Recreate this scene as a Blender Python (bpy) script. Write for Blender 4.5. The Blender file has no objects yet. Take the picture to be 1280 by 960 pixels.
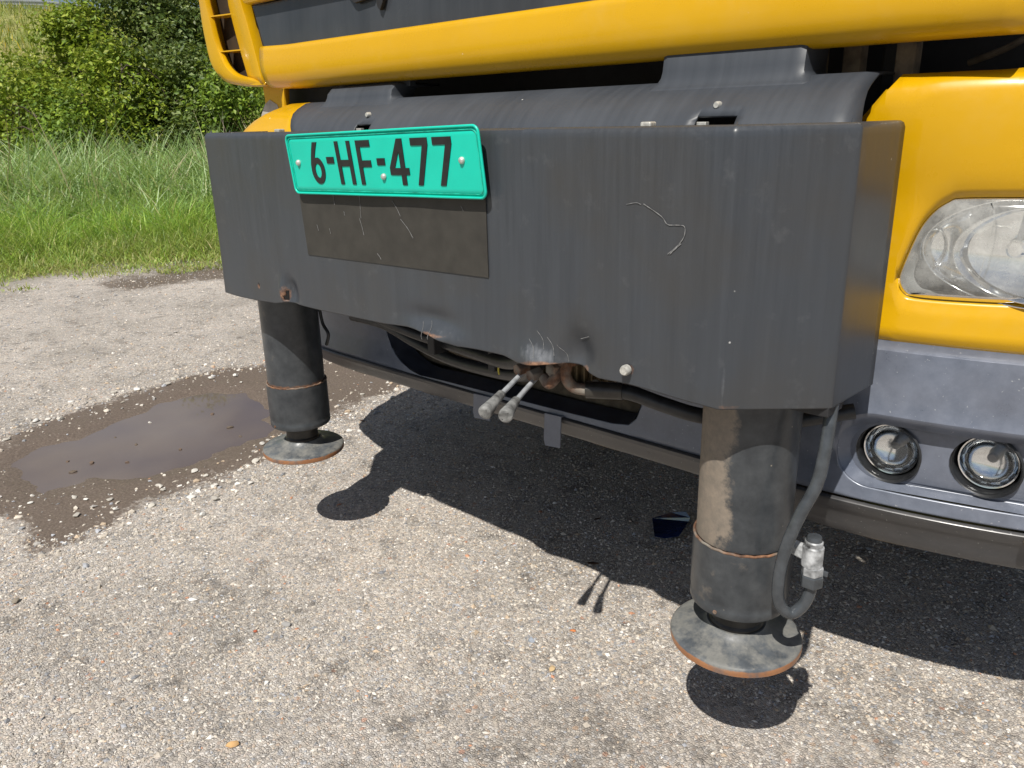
import bpy, bmesh, math, random
import numpy as np
from mathutils import Vector, Matrix
from mathutils.geometry import tessellate_polygon

random.seed(7)
RNG = np.random.default_rng(11)
sc = bpy.context.scene
COL = sc.collection

# ------------------------------------------------------------------ camera
cam_d = bpy.data.cameras.new('camera')
cam = bpy.data.objects.new('camera', cam_d)
COL.objects.link(cam)
sc.camera = cam
cam_d.sensor_width = 36.0
cam_d.lens = 36.0 * 994.73 / 1280.0
cam_d.clip_start = 0.02
cam_d.clip_end = 3000
cam.matrix_world = Matrix((
    (0.73861181, -0.19583913, 0.64505785, 0.0),
    (0.67379183, 0.24481238, -0.69718826, 0.0),
    (-0.02138141, 0.94958619, 0.31277612, 1.05),
    (0, 0, 0, 1)))

# ------------------------------------------------------------------ sky and sun
SUN = Vector((0.25, -0.71, 1.0)).normalized()          # towards the sun
elev = math.asin(SUN.z)
azim = math.atan2(SUN.x, SUN.y)
world = bpy.data.worlds.new('World')
sc.world = world
world.use_nodes = True
wn, wl = world.node_tree.nodes, world.node_tree.links
for n in list(wn):
    wn.remove(n)
w_out = wn.new('ShaderNodeOutputWorld')
w_bg = wn.new('ShaderNodeBackground')
w_bg.inputs['Strength'].default_value = 0.055
sky = wn.new('ShaderNodeTexSky')
sky.sky_type = 'NISHITA'
sky.sun_disc = False
sky.sun_elevation = elev
sky.sun_rotation = azim
sky.air_density = 1.0
sky.dust_density = 0.6
w_tc = wn.new('ShaderNodeTexCoord')
w_map = wn.new('ShaderNodeMapping')
w_map.inputs['Scale'].default_value = (1.0, 1.0, 2.6)
w_noise = wn.new('ShaderNodeTexNoise')
w_noise.inputs['Scale'].default_value = 2.3
w_noise.inputs['Detail'].default_value = 7
w_noise.inputs['Roughness'].default_value = 0.56
w_ramp = wn.new('ShaderNodeValToRGB')
w_ramp.color_ramp.elements[0].position = 0.47
w_ramp.color_ramp.elements[1].position = 0.66
w_mix = wn.new('ShaderNodeMix')
w_mix.data_type = 'RGBA'
w_mix.inputs['B'].default_value = (9.0, 9.4, 10.0, 1)
wl.new(w_tc.outputs['Generated'], w_map.inputs['Vector'])
wl.new(w_map.outputs['Vector'], w_noise.inputs['Vector'])
wl.new(w_noise.outputs['Fac'], w_ramp.inputs['Fac'])
wl.new(w_ramp.outputs['Color'], w_mix.inputs['Factor'])
wl.new(sky.outputs['Color'], w_mix.inputs['A'])
wl.new(w_mix.outputs['Result'], w_bg.inputs['Color'])
wl.new(w_bg.outputs['Background'], w_out.inputs['Surface'])

sun_d = bpy.data.lights.new('sun', 'SUN')
sun_d.energy = 5.0
sun_d.angle = math.radians(0.5)
sun_d.color = (1.0, 0.955, 0.88)
sun = bpy.data.objects.new('sun', sun_d)
COL.objects.link(sun)
sun.rotation_euler = (-SUN).to_track_quat('-Z', 'Y').to_euler()
sun.location = SUN * 30

sc.view_settings.view_transform = 'Standard'
sc.view_settings.look = 'None'
sc.view_settings.exposure = 0.08
sc.view_settings.gamma = 1.0
sc.view_settings.use_curve_mapping = False

# ------------------------------------------------------------------ materials
class NT:
    """small wrapper for building node materials"""
    def __init__(s, name):
        s.m = bpy.data.materials.new(name)
        s.m.use_nodes = True
        s.t = s.m.node_tree
        s.b = s.t.nodes['Principled BSDF']
        s.out = s.t.nodes['Material Output']
    def n(s, typ, **kw):
        nd = s.t.nodes.new(typ)
        for k, v in kw.items():
            if k.startswith('i_'):
                nd.inputs[k[2:].replace('_', ' ')].default_value = v
            else:
                setattr(nd, k, v)
        return nd
    def l(s, a, b):
        s.t.links.new(a, b)
    def coords(s, scale=(1, 1, 1), kind='Object'):
        tc = s.n('ShaderNodeTexCoord')
        mp = s.n('ShaderNodeMapping')
        mp.inputs['Scale'].default_value = scale
        s.l(tc.outputs[kind], mp.inputs['Vector'])
        return mp.outputs['Vector']
    def noise(s, vec, scale, detail=4, rough=0.55):
        nd = s.n('ShaderNodeTexNoise')
        nd.inputs['Scale'].default_value = scale
        nd.inputs['Detail'].default_value = detail
        nd.inputs['Roughness'].default_value = rough
        s.l(vec, nd.inputs['Vector'])
        return nd.outputs['Fac']
    def ramp(s, fac, stops, interp='LINEAR'):
        nd = s.n('ShaderNodeValToRGB')
        cr = nd.color_ramp
        cr.interpolation = interp
        while len(cr.elements) < len(stops):
            cr.elements.new(0.5)
        for e, (p, c) in zip(cr.elements, stops):
            e.position = p
            e.color = (c, c, c, 1) if isinstance(c, (int, float)) else tuple(c) + (1,)
        s.l(fac, nd.inputs['Fac'])
        return nd.outputs['Color']
    def mix(s, fac, a, b, mode='MIX'):
        nd = s.n('ShaderNodeMix')
        nd.data_type = 'RGBA'
        nd.blend_type = mode
        for key, v in (('Factor', fac), ('A', a), ('B', b)):
            sock = nd.inputs[key]
            if isinstance(v, (int, float)):
                sock.default_value = v if key == 'Factor' else (v, v, v, 1)
            elif isinstance(v, tuple):
                sock.default_value = v + (1,)
            else:
                s.l(v, sock)
        return nd.outputs['Result']
    def math(s, op, a, b=0.0):
        nd = s.n('ShaderNodeMath')
        nd.operation = op
        for i, v in enumerate((a, b)):
            if isinstance(v, (int, float)):
                nd.inputs[i].default_value = v
            else:
                s.l(v, nd.inputs[i])
        return nd.outputs[0]
    def bump(s, h, strength=0.3, dist=0.002, normal=None):
        nd = s.n('ShaderNodeBump')
        nd.inputs['Strength'].default_value = strength
        nd.inputs['Distance'].default_value = dist
        s.l(h, nd.inputs['Height'])
        if normal is not None:
            s.l(normal, nd.inputs['Normal'])
        s.l(nd.outputs['Normal'], s.b.inputs['Normal'])
        return nd.outputs['Normal']
    def attr(s, name):
        nd = s.n('ShaderNodeAttribute')
        nd.attribute_name = name
        return nd
    def set(s, **kw):
        for k, v in kw.items():
            key = k.replace('_', ' ')
            sock = s.b.inputs[key]
            if isinstance(v, (int, float)):
                sock.default_value = v
            elif isinstance(v, tuple):
                sock.default_value = v if len(v) == 4 else v + (1,)
            else:
                s.l(v, sock)
        return s

def m_plain(name, col, rough=0.6, metal=0.0, var=0.25, scale=40, bump=0.0):
    k = NT(name)
    v = k.coords()
    f = k.noise(v, scale, 5)
    c = k.mix(k.ramp(f, [(0.3, 0.0), (0.7, 1.0)]), tuple(x * (1 - var) for x in col), tuple(min(1, x * (1 + var)) for x in col))
    k.set(Base_Color=c, Roughness=rough, Metallic=metal)
    if bump:
        k.bump(f, bump, 0.001)
    return k.m

def m_yellow(name='yellow_paint', dusty=0.08):
    k = NT(name)
    v = k.coords()
    f = k.noise(v, 3.0, 6)
    base = k.mix(k.ramp(f, [(0.3, 0.0), (0.75, 1.0)]), (0.57, 0.313, 0.0015), (0.63, 0.352, 0.003))
    # road dust: soft blotches
    d = k.noise(v, 14, 8, 0.7)
    base = k.mix(k.ramp(d, [(0.5, 0.0), (0.85, dusty)]), base, (0.55, 0.46, 0.28))
    # stone chips and dried splashes
    vor = k.n('ShaderNodeTexVoronoi')
    vor.inputs['Scale'].default_value = 34
    k.l(v, vor.inputs['Vector'])
    sel = k.ramp(vor.outputs['Color'], [(0.70, 0.0), (0.72, 1.0)], 'CONSTANT')
    dot = k.math('MULTIPLY', k.ramp(vor.outputs['Distance'], [(0.05, 1.0), (0.10, 0.0)]), k.ramp(k.noise(v, 90, 3), [(0.45, 0.0), (0.55, 1.0)]))
    chips = k.math('MULTIPLY', sel, dot)
    base = k.mix(chips, base, (0.78, 0.72, 0.58))
    k.set(Base_Color=base, Roughness=k.ramp(d, [(0.35, 0.24), (0.8, 0.5)]), Coat_Weight=0.3, Coat_Roughness=0.08, Specular_IOR_Level=0.35)
    k.bump(k.noise(v, 9, 3), 0.08, 0.004)
    return k.m

def m_plate():
    k = NT('faded_black_paint')
    v = k.coords((1, 1, 1))
    s1 = k.noise(k.coords((31, 31, 1.1)), 1.0, 7, 0.65)
    s2 = k.noise(k.coords((120, 120, 5.0)), 1.0, 5, 0.7)
    big = k.ramp(k.noise(v, 2.3, 4), [(0.35, 0.0), (0.65, 1.0)])
    st = k.math('ADD', 0.5, k.math('MULTIPLY', k.math('SUBTRACT', k.mix(big, s1, s2), 0.5), k.math('ADD', 0.35, k.math('MULTIPLY', k.noise(v, 5, 4), 0.9))))
    f = k.noise(v, 7, 6, 0.6)
    base = k.mix(k.ramp(st, [(0.3, 0.0), (0.7, 1.0)]), (0.034, 0.039, 0.047), (0.056, 0.063, 0.074))
    base = k.mix(k.ramp(f, [(0.42, 0.0), (0.75, 0.6)]), base, (0.050, 0.047, 0.043))
    # grey chalky smudges
    g = k.noise(v, 24, 7, 0.65)
    base = k.mix(k.ramp(g, [(0.60, 0.0), (0.82, 0.4)]), base, (0.13, 0.135, 0.142))
    # tiny chips
    vor = k.n('ShaderNodeTexVoronoi')
    vor.inputs['Scale'].default_value = 42
    k.l(v, vor.inputs['Vector'])
    chips = k.math('MULTIPLY', k.ramp(vor.outputs['Color'], [(0.86, 0.0), (0.87, 1.0)], 'CONSTANT'), k.ramp(vor.outputs['Distance'], [(0.04, 1.0), (0.08, 0.0)]))
    base = k.mix(chips, base, (0.42, 0.42, 0.41))
    # bare metal wear and rust at the dented lower edge, plus painted fold highlight
    ra = k.attr('rust').outputs['Fac']
    wa = k.attr('wear_highlight').outputs['Fac']
    rn = k.noise(v, 95, 6, 0.7)
    ws = k.noise(k.coords((140, 140, 18)), 1.0, 4, 0.7)
    wmask = k.ramp(k.math('MULTIPLY', wa, k.math('ADD', k.math('MULTIPLY', ws, 1.1), k.math('MULTIPLY', rn, 0.35))), [(0.36, 0.0), (0.75, 1.0)])
    base = k.mix(k.math('MULTIPLY', wmask, 0.6), base, (0.24, 0.25, 0.27))
    rn2 = k.noise(v, 38, 6, 0.75)
    rmask = k.ramp(k.math('MULTIPLY', ra, k.math('ADD', k.math('MULTIPLY', rn2, 1.3), k.math('MULTIPLY', rn, 0.4))), [(0.42, 0.0), (0.72, 0.95)])
    base = k.mix(rmask, base, k.mix(k.ramp(rn, [(0.35, 0.0), (0.7, 1.0)]), (0.085, 0.045, 0.03), (0.40, 0.22, 0.13)))
    rough = k.ramp(st, [(0.25, 0.30), (0.8, 0.47)])
    k.set(Base_Color=base, Roughness=k.mix(rmask, rough, 0.8), Specular_IOR_Level=0.5)
    nb = k.bump(k.noise(v, 260, 3), 0.10, 0.0006)
    k.bump(k.noise(v, 4, 3), 0.25, 0.01, nb)
    return k.m

def m_leg(name, dust_dir):
    k = NT(name)
    v = k.coords()
    f = k.noise(v, 30, 7, 0.65)
    fa = 2.0 if dust_dir else 1.0
    base = k.mix(k.ramp(f, [(0.35, 0.0), (0.7, 1.0)]), (0.030 * fa, 0.034 * fa, 0.039 * fa), (0.062 * fa, 0.068 * fa, 0.074 * fa))
    # caked dust on the side that meets the road spray
    dn = k.noise(v, 70, 6, 0.75)
    da = k.math('ADD', k.attr('dust').outputs['Fac'], k.math('MULTIPLY', k.math('SUBTRACT', k.noise(v, 24, 5, 0.7), 0.5), k.math('MULTIPLY', k.attr('dust').outputs['Fac'], 2.6)))
    dm = k.ramp(k.math('MULTIPLY', da, k.math('ADD', dn, 0.5)), [(0.36, 0.0), (0.66, 0.85)])
    base = k.mix(dm, base, k.mix(dn, (0.10, 0.105, 0.10), (0.28, 0.27, 0.245)) if dust_dir else k.mix(dn, (0.10, 0.095, 0.083), (0.37, 0.295, 0.225)))
    ra = k.attr('rust').outputs['Fac']
    rm = k.ramp(k.math('MULTIPLY', ra, k.math('ADD', dn, 0.35)), [(0.35, 0.0), (0.6, 1.0)])
    base = k.mix(rm, base, k.mix(f, (0.18, 0.07, 0.03), (0.42, 0.20, 0.09)))
    vor = k.n('ShaderNodeTexVoronoi')
    vor.inputs['Scale'].default_value = 70
    k.l(v, vor.inputs['Vector'])
    chips = k.math('MULTIPLY', k.ramp(vor.outputs['Color'], [(0.84, 0.0), (0.85, 1.0)], 'CONSTANT'), k.ramp(vor.outputs['Distance'], [(0.05, 1.0), (0.12, 0.0)]))
    base = k.mix(chips, base, (0.25, 0.22, 0.18))
    k.set(Base_Color=base, Roughness=k.mix(dm, 0.33, 0.75), Specular_IOR_Level=0.5)
    k.bump(dn, 0.25, 0.0008)
    return k.m

def m_streak_plastic(name, dark, light, rough=(0.42, 0.62), sx=70):
    k = NT(name)
    v = k.coords()
    vs = k.coords((sx, 6, 2.0))
    st = k.noise(vs, 1.0, 5, 0.6)
    f = k.noise(v, 5, 5)
    base = k.mix(k.ramp(st, [(0.35, 0.0), (0.72, 1.0)]), dark, light)
    base = k.mix(k.ramp(f, [(0.45, 0.0), (0.75, 0.35)]), base, tuple(x * 1.5 for x in light))
    vor = k.n('ShaderNodeTexVoronoi')
    vor.inputs['Scale'].default_value = 30
    k.l(v, vor.inputs['Vector'])
    chips = k.math('MULTIPLY', k.ramp(vor.outputs['Color'], [(0.86, 0.0), (0.87, 1.0)], 'CONSTANT'), k.ramp(vor.outputs['Distance'], [(0.03, 1.0), (0.06, 0.0)]))
    base = k.mix(chips, base, (0.6, 0.6, 0.58))
    k.set(Base_Color=base, Roughness=k.ramp(f, [(0.3, rough[0]), (0.75, rough[1])]))
    k.bump(k.noise(v, 420, 2), 0.08, 0.0004)
    return k.m

def m_bumper(name, a, b, dirt):
    k = NT(name)
    v = k.coords()
    f = k.noise(v, 26, 8, 0.7)
    g = k.noise(v, 4.5, 6)
    base = k.mix(k.ramp(f, [(0.35, 0.0), (0.7, 1.0)]), a, b)
    base = k.mix(k.ramp(g, [(0.4, 0.0), (0.72, dirt)]), base, (0.17, 0.135, 0.10))
    sp = k.noise(v, 240, 2)
    base = k.mix(k.ramp(sp, [(0.70, 0.0), (0.76, 0.5)]), base, (0.5, 0.5, 0.5))
    k.set(Base_Color=base, Roughness=k.ramp(f, [(0.3, 0.26), (0.75, 0.5)]), Metallic=0.15, Coat_Weight=0.2, Coat_Roughness=0.2)
    k.bump(k.noise(v, 60, 5), 0.06, 0.001)
    return k.m

def m_rust(name='rusty_steel'):
    k = NT(name)
    v = k.coords()
    f = k.noise(v, 60, 8, 0.7)
    g = k.noise(v, 22, 4)
    base = k.ramp(f, [(0.3, (0.035, 0.025, 0.02)), (0.5, (0.14, 0.07, 0.04)), (0.66, (0.30, 0.15, 0.08)), (0.8, (0.34, 0.29, 0.24))])
    base = k.mix(k.ramp(g, [(0.45, 0.0), (0.65, 1.0)]), base, (0.22, 0.20, 0.17))
    k.set(Base_Color=base, Roughness=0.85)
    k.bump(f, 0.5, 0.002)
    return k.m

def m_thin_glass(name, haze, tint, gloss_rough, fres=1.35):
    k = NT(name)
    tr = k.n('ShaderNodeBsdfTransparent')
    tr.inputs['Color'].default_value = tint + (1,)
    df = k.n('ShaderNodeBsdfDiffuse')
    df.inputs['Color'].default_value = (0.75, 0.75, 0.72, 1)
    gl = k.n('ShaderNodeBsdfGlossy')
    gl.inputs['Roughness'].default_value = gloss_rough
    m1 = k.n('ShaderNodeMixShader')
    v = k.coords()
    hz = k.ramp(k.noise(v, 18, 6, 0.7), [(0.35, haze * 0.4), (0.75, haze * 1.7)])
    k.l(hz, m1.inputs['Fac'])
    k.l(tr.outputs[0], m1.inputs[1])
    k.l(df.outputs[0], m1.inputs[2])
    fr = k.n('ShaderNodeFresnel')
    fr.inputs['IOR'].default_value = fres
    m2 = k.n('ShaderNodeMixShader')
    k.l(fr.outputs[0], m2.inputs['Fac'])
    k.l(m1.outputs[0], m2.inputs[1])
    k.l(gl.outputs[0], m2.inputs[2])
    k.l(m2.outputs[0], k.out.inputs['Surface'])
    return k.m

def m_chrome(name, col, rough):
    k = NT(name)
    v = k.coords()
    f = k.noise(v, 30, 5)
    k.set(Base_Color=k.mix(f, tuple(x * 0.85 for x in col), col), Metallic=1.0, Roughness=k.ramp(f, [(0.3, rough), (0.8, rough * 1.8)]))
    return k.m

def m_leaf(name, trans=0.35, rough=0.5):
    k = NT(name)
    c = k.attr('tint').outputs['Color']
    k.set(Base_Color=c, Roughness=rough, Specular_IOR_Level=0.35)
    tl = k.n('ShaderNodeBsdfTranslucent')
    k.l(k.mix(0.5, c, (0.45, 0.55, 0.06), 'MIX'), tl.inputs['Color'])
    mx = k.n('ShaderNodeMixShader')
    mx.inputs['Fac'].default_value = trans
    k.l(k.b.outputs[0], mx.inputs[1])
    k.l(tl.outputs[0], mx.inputs[2])
    k.l(mx.outputs[0], k.out.inputs['Surface'])
    return k.m

def m_stone():
    k = NT('stone')
    v = k.coords()
    c = k.attr('tint').outputs['Color']
    f = k.noise(v, 160, 5)
    k.set(Base_Color=k.mix(0.5, c, k.mix(f, 0.5, 1.2), 'MULTIPLY'), Roughness=0.85)
    k.bump(f, 0.3, 0.001)
    return k.m

def m_ground():
    k = NT('worn_chip_asphalt')
    v = k.coords()
    def vor(scale, feature='F1', rnd=1.0):
        nd = k.n('ShaderNodeTexVoronoi')
        nd.voronoi_dimensions = '2D'
        nd.feature = feature
        nd.inputs['Scale'].default_value = scale
        nd.inputs['Randomness'].default_value = rnd
        k.l(v, nd.inputs['Vector'])
        return nd
    # warp nothing: chips are angular cells of about 6 mm
    wp_ = k.n('ShaderNodeTexNoise')
    wp_.inputs['Scale'].default_value = 120
    wp_.inputs['Detail'].default_value = 2
    k.l(v, wp_.inputs['Vector'])
    warp = k.mix(0.006, v, wp_.outputs['Color'], 'ADD')
    v0_ = v
    v = warp
    c1 = vor(185)
    e1 = vor(185, 'DISTANCE_TO_EDGE')
    v = v0_
    sep = k.n('ShaderNodeSeparateColor')
    k.l(c1.outputs['Color'], sep.inputs[0])
    chip = k.ramp(sep.outputs[0], [(0.0, (0.20, 0.185, 0.17)), (0.15, (0.36, 0.325, 0.285)), (0.38, (0.54, 0.485, 0.415)),
                                   (0.58, (0.64, 0.565, 0.475)), (0.68, (0.40, 0.395, 0.395)), (0.76, (0.74, 0.69, 0.61)),
                                   (0.86, (0.86, 0.82, 0.76)), (0.96, (0.55, 0.38, 0.25)), (1.0, (0.27, 0.285, 0.31))])
    edge_n = k.noise(v, 90, 4, 0.7)
    base = k.mix(k.math('MULTIPLY', k.ramp(e1.outputs['Distance'], [(0.0, 1.0), (0.12, 0.0)]), k.ramp(edge_n, [(0.35, 0.15), (0.65, 1.0)])), chip, (0.20, 0.182, 0.163))
    # sparse larger aggregate of about 15 mm
    c2 = vor(62)
    sep2 = k.n('ShaderNodeSeparateColor')
    k.l(c2.outputs['Color'], sep2.inputs[0])
    big = k.math('MULTIPLY', k.ramp(sep2.outputs[0], [(0.80, 0.0), (0.81, 1.0)], 'CONSTANT'), k.ramp(c2.outputs['Distance'], [(0.30, 1.0), (0.42, 0.0)]))
    bigc = k.ramp(sep2.outputs[1], [(0.0, (0.30, 0.31, 0.34)), (0.3, (0.55, 0.49, 0.41)), (0.6, (0.76, 0.71, 0.62)), (0.8, (0.36, 0.39, 0.43)), (0.93, (0.58, 0.38, 0.22)), (1.0, (0.6, 0.24, 0.13))])
    base = k.mix(k.math('MULTIPLY', big, 0.8), base, bigc)
    # fine sand dusting and broad tone
    fn = k.noise(v, 420, 3, 0.7)
    base = k.mix(0.35, base, k.ramp(fn, [(0.3, (0.22, 0.20, 0.18)), (0.7, (0.86, 0.79, 0.69))]))
    st = k.noise(v, 1.6, 6, 0.6)
    base = k.mix(1.0, base, k.ramp(st, [(0.3, (0.66, 0.655, 0.66)), (0.55, (0.97, 0.965, 0.985)), (0.8, (1.12, 1.09, 1.08))]), 'MULTIPLY')
    sp = k.noise(v, 13, 4, 0.6)
    base = k.mix(1.0, base, k.ramp(sp, [(0.30, 0.55), (0.47, 1.0)]), 'MULTIPLY')
    # mud and damp soil
    mud = k.attr('mud').outputs['Fac']
    mn = k.noise(v, 55, 6, 0.7)
    mm = k.ramp(k.math('ADD', mud, k.math('MULTIPLY', k.math('ADD', k.math('SUBTRACT', mn, 0.5), k.math('MULTIPLY', k.math('SUBTRACT', k.noise(v, 8, 4), 0.5), 0.8)), 1.25)), [(0.34, 0.0), (0.66, 1.0)])
    mudc = k.ramp(k.noise(v, 130, 6, 0.75), [(0.3, (0.085, 0.064, 0.050)), (0.55, (0.16, 0.125, 0.10)), (0.8, (0.33, 0.27, 0.225))])
    base = k.mix(mm, base, mudc)
    soil = k.attr('soil').outputs['Fac']
    base = k.mix(soil, base, k.ramp(mn, [(0.3, (0.05, 0.055, 0.02)), (0.7, (0.13, 0.12, 0.05))]))
    k.set(Base_Color=base, Roughness=k.mix(mm, 0.88, 0.5), Specular_IOR_Level=0.3)
    h = k.math('ADD', k.math('MULTIPLY', k.ramp(e1.outputs['Distance'], [(0.0, 0.0), (0.25, 1.0)]), k.math('ADD', sep.outputs[1], 0.25)), k.math('MULTIPLY', fn, 0.5))
    h = k.mix(mm, h, k.noise(v, 130, 6, 0.75))
    k.bump(h, 0.75, 0.003)
    return k.m

def m_water():
    k = NT('muddy_water')
    v = k.coords()
    f = k.noise(v, 2.2, 2)
    k.set(Base_Color=k.mix(k.ramp(f, [(0.35, 0.0), (0.7, 1.0)]), (0.115, 0.092, 0.088), (0.16, 0.125, 0.10)), Roughness=0.02, IOR=1.5, Specular_IOR_Level=0.5)
    k.bump(k.noise(v, 9, 2), 0.02, 0.002)
    return k.m

def m_hill():
    k = NT('dry_hill_grass')
    v = k.coords()
    f = k.noise(v, 0.6, 6, 0.65)
    g = k.noise(v, 7, 6, 0.7)
    base = k.mix(k.ramp(f, [(0.35, 0.0), (0.65, 1.0)]), (0.22, 0.27, 0.06), (0.40, 0.36, 0.14))
    base = k.mix(1.0, base, k.ramp(g, [(0.3, 0.5), (0.7, 1.3)]), 'MULTIPLY')
    k.set(Base_Color=base, Roughness=0.9)
    k.bump(g, 0.8, 0.1)
    return k.m

M = dict(
    yellow=m_yellow(), plate=m_plate(),
    leg=m_leg('leg_paint', 0), cover=m_streak_plastic('cover_plastic', (0.040, 0.046, 0.056), (0.054, 0.061, 0.073)),
    insert=m_streak_plastic('grille_plastic', (0.030, 0.034, 0.040), (0.045, 0.050, 0.058), (0.16, 0.32), 20),
    bumper=m_bumper('bumper_grey_blue', (0.115, 0.135, 0.18), (0.165, 0.188, 0.242), 0.15),
    lip=m_bumper('bumper_lip_dirty', (0.046, 0.048, 0.053), (0.072, 0.072, 0.075), 0.12),
    foot=m_leg('foot_paint', 1), dark=m_plain('dark_steel', (0.016, 0.016, 0.018), 0.6, 0, 0.4, 20),
    bracket=m_plain('dusty_bracket', (0.14, 0.11, 0.075), 0.8, 0, 0.5, 45, 0.3),
    rubber=m_plain('black_rubber', (0.018, 0.019, 0.021), 0.42, 0, 0.4, 60, 0.1),
    pipe=m_plain('painted_pipe', (0.052, 0.058, 0.065), 0.24, 0, 0.3, 50, 0.1),
    piston=m_plain('greasy_piston', (0.035, 0.032, 0.028), 0.35, 0.2, 0.6, 30, 0.2),
    rust=m_rust(),
    rod=m_plain('zinc_rod', (0.46, 0.48, 0.50), 0.42, 0.35, 0.3, 70, 0.1),
    grip=m_plain('worn_grip', (0.17, 0.17, 0.165), 0.6, 0, 0.9, 55, 0.3),
    bolt=m_plain('bolt_zinc', (0.55, 0.54, 0.50), 0.45, 0.4, 0.3, 150, 0.2),
    valve=m_plain('chipped_silver', (0.34, 0.35, 0.36), 0.45, 0.2, 0.9, 55, 0.3),
    green=m_plain('plate_green', (0.003, 0.54, 0.40), 0.34, 0, 0.06, 14),
    green_rim=m_plain('plate_rim_green', (0.02, 0.42, 0.30), 0.35, 0, 0.5, 60),
    black_ink=m_plain('plate_black', (0.012, 0.012, 0.013), 0.4, 0, 0.3, 60),
    patch=m_plain('unfaded_patch', (0.036, 0.033, 0.028), 0.62, 0, 0.2, 30),
    scratch=m_plain('bare_scratch', (0.19, 0.19, 0.19), 0.6, 0, 0.4, 200),
    chrome=m_chrome('lamp_reflector', (0.90, 0.91, 0.92), 0.06),
    flute=m_chrome('fluted_reflector', (0.95, 0.96, 0.97), 0.09),
    housing=m_plain('lamp_housing', (0.50, 0.51, 0.51), 0.35, 0.5, 0.15, 20),
    lens=m_thin_glass('headlight_lens', 0.30, (0.95, 0.96, 0.95), 0.06, 1.45),
    foglens=m_thin_glass('fog_lens', 0.03, (0.97, 0.98, 0.98), 0.03, 1.45),
    bulb=m_plain('bulb_cap', (0.20, 0.20, 0.21), 0.3, 0.3, 0.2, 60),
    glass=m_plain('windscreen', (0.02, 0.025, 0.025), 0.08, 0, 0.2, 3),
    tyre=m_plain('tyre', (0.02, 0.02, 0.02), 0.8, 0, 0.3, 30, 0.2),
    radiator=m_plain('dusty_radiator', (0.22, 0.16, 0.09), 0.8, 0, 0.5, 30, 0.3),
    bluelip=m_plain('opening_lip', (0.040, 0.050, 0.075), 0.45, 0, 0.3, 30),
    smoke=m_plain('mud_splash', (0.40, 0.37, 0.33), 0.8, 0, 0.25, 40),
    shard=m_plain('blue_film', (0.012, 0.022, 0.075), 0.06, 0, 0.5, 30, 0.6),
    brownleaf=m_plain('dead_leaf', (0.10, 0.055, 0.035), 0.7, 0, 0.3, 90),
    galv=m_plain('galvanised', (0.50, 0.52, 0.54), 0.4, 0.6, 0.15, 3),
    bark=m_plain('bark', (0.09, 0.07, 0.05), 0.9, 0, 0.4, 20, 0.5),
    leaf=m_leaf('foliage', 0.3), blade=m_leaf('grass_blades', 0.38, 0.42),
    stone=m_stone(), ground=m_ground(), water=m_water(), hill=m_hill(),
)

# ------------------------------------------------------------------ mesh helpers
def mesh(name, verts, faces, smooth=None):
    me = bpy.data.meshes.new(name)
    me.from_pydata([tuple(v) for v in verts], [], faces)
    me.validate()
    if smooth is not None:
        me.shade_smooth()
        if smooth < 180:
            me.set_sharp_from_angle(angle=math.radians(smooth))
    return me

def tri_mesh(name, V, F):
    """fast path for large numpy meshes; F is (n, k) with one k"""
    me = bpy.data.meshes.new(name)
    k = F.shape[1]
    me.vertices.add(len(V))
    me.vertices.foreach_set('co', V.astype(np.float32).ravel())
    me.loops.add(F.size)
    me.loops.foreach_set('vertex_index', F.astype(np.int32).ravel())
    me.polygons.add(len(F))
    me.polygons.foreach_set('loop_start', np.arange(0, F.size, k, dtype=np.int32))
    me.update(calc_edges=True)
    return me

def tint(me, cols, name='tint'):
    a = me.attributes.new(name, 'FLOAT_COLOR', 'POINT')
    c = np.ones((len(me.vertices), 4), np.float32)
    c[:, :3] = cols
    a.data.foreach_set('color', c.ravel())

def fattr(me, name, vals):
    a = me.attributes.new(name, 'FLOAT', 'POINT')
    a.data.foreach_set('value', np.asarray(vals, np.float32))

def link(name, me, mat, parent=None, loc=None):
    o = bpy.data.objects.new(name, me)
    COL.objects.link(o)
    if me is not None and mat is not None and not me.materials:
        me.materials.append(mat)
    if parent is not None:
        o.parent = parent
    if loc is not None:
        o.location = loc
    return o

def tag(o, label, cat, group=None):
    o['label'] = label
    o['category'] = cat
    if group:
        o['group'] = group
    return o

def solid(o, t, off=1.0):
    m = o.modifiers.new('thick', 'SOLIDIFY')
    m.thickness = t
    m.offset = off
    return o

def bev(o, w=0.002, seg=2, ang=35):
    m = o.modifiers.new('bevel', 'BEVEL')
    m.width = w
    m.segments = seg
    m.limit_method = 'ANGLE'
    m.angle_limit = math.radians(ang)
    return o

def catmull(pts, n=8):
    pts = [Vector(p) for p in pts]
    P = [pts[0] * 2 - pts[1]] + pts + [pts[-1] * 2 - pts[-2]]
    out = []
    for i in range(1, len(P) - 2):
        a, b, c, d = P[i - 1:i + 3]
        for j in range(n):
            t = j / n
            out.append(0.5 * ((2 * b) + (c - a) * t + (2 * a - 5 * b + 4 * c - d) * t * t + (3 * b - a - 3 * c + d) * t ** 3))
    out.append(P[-2])
    return out

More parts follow.
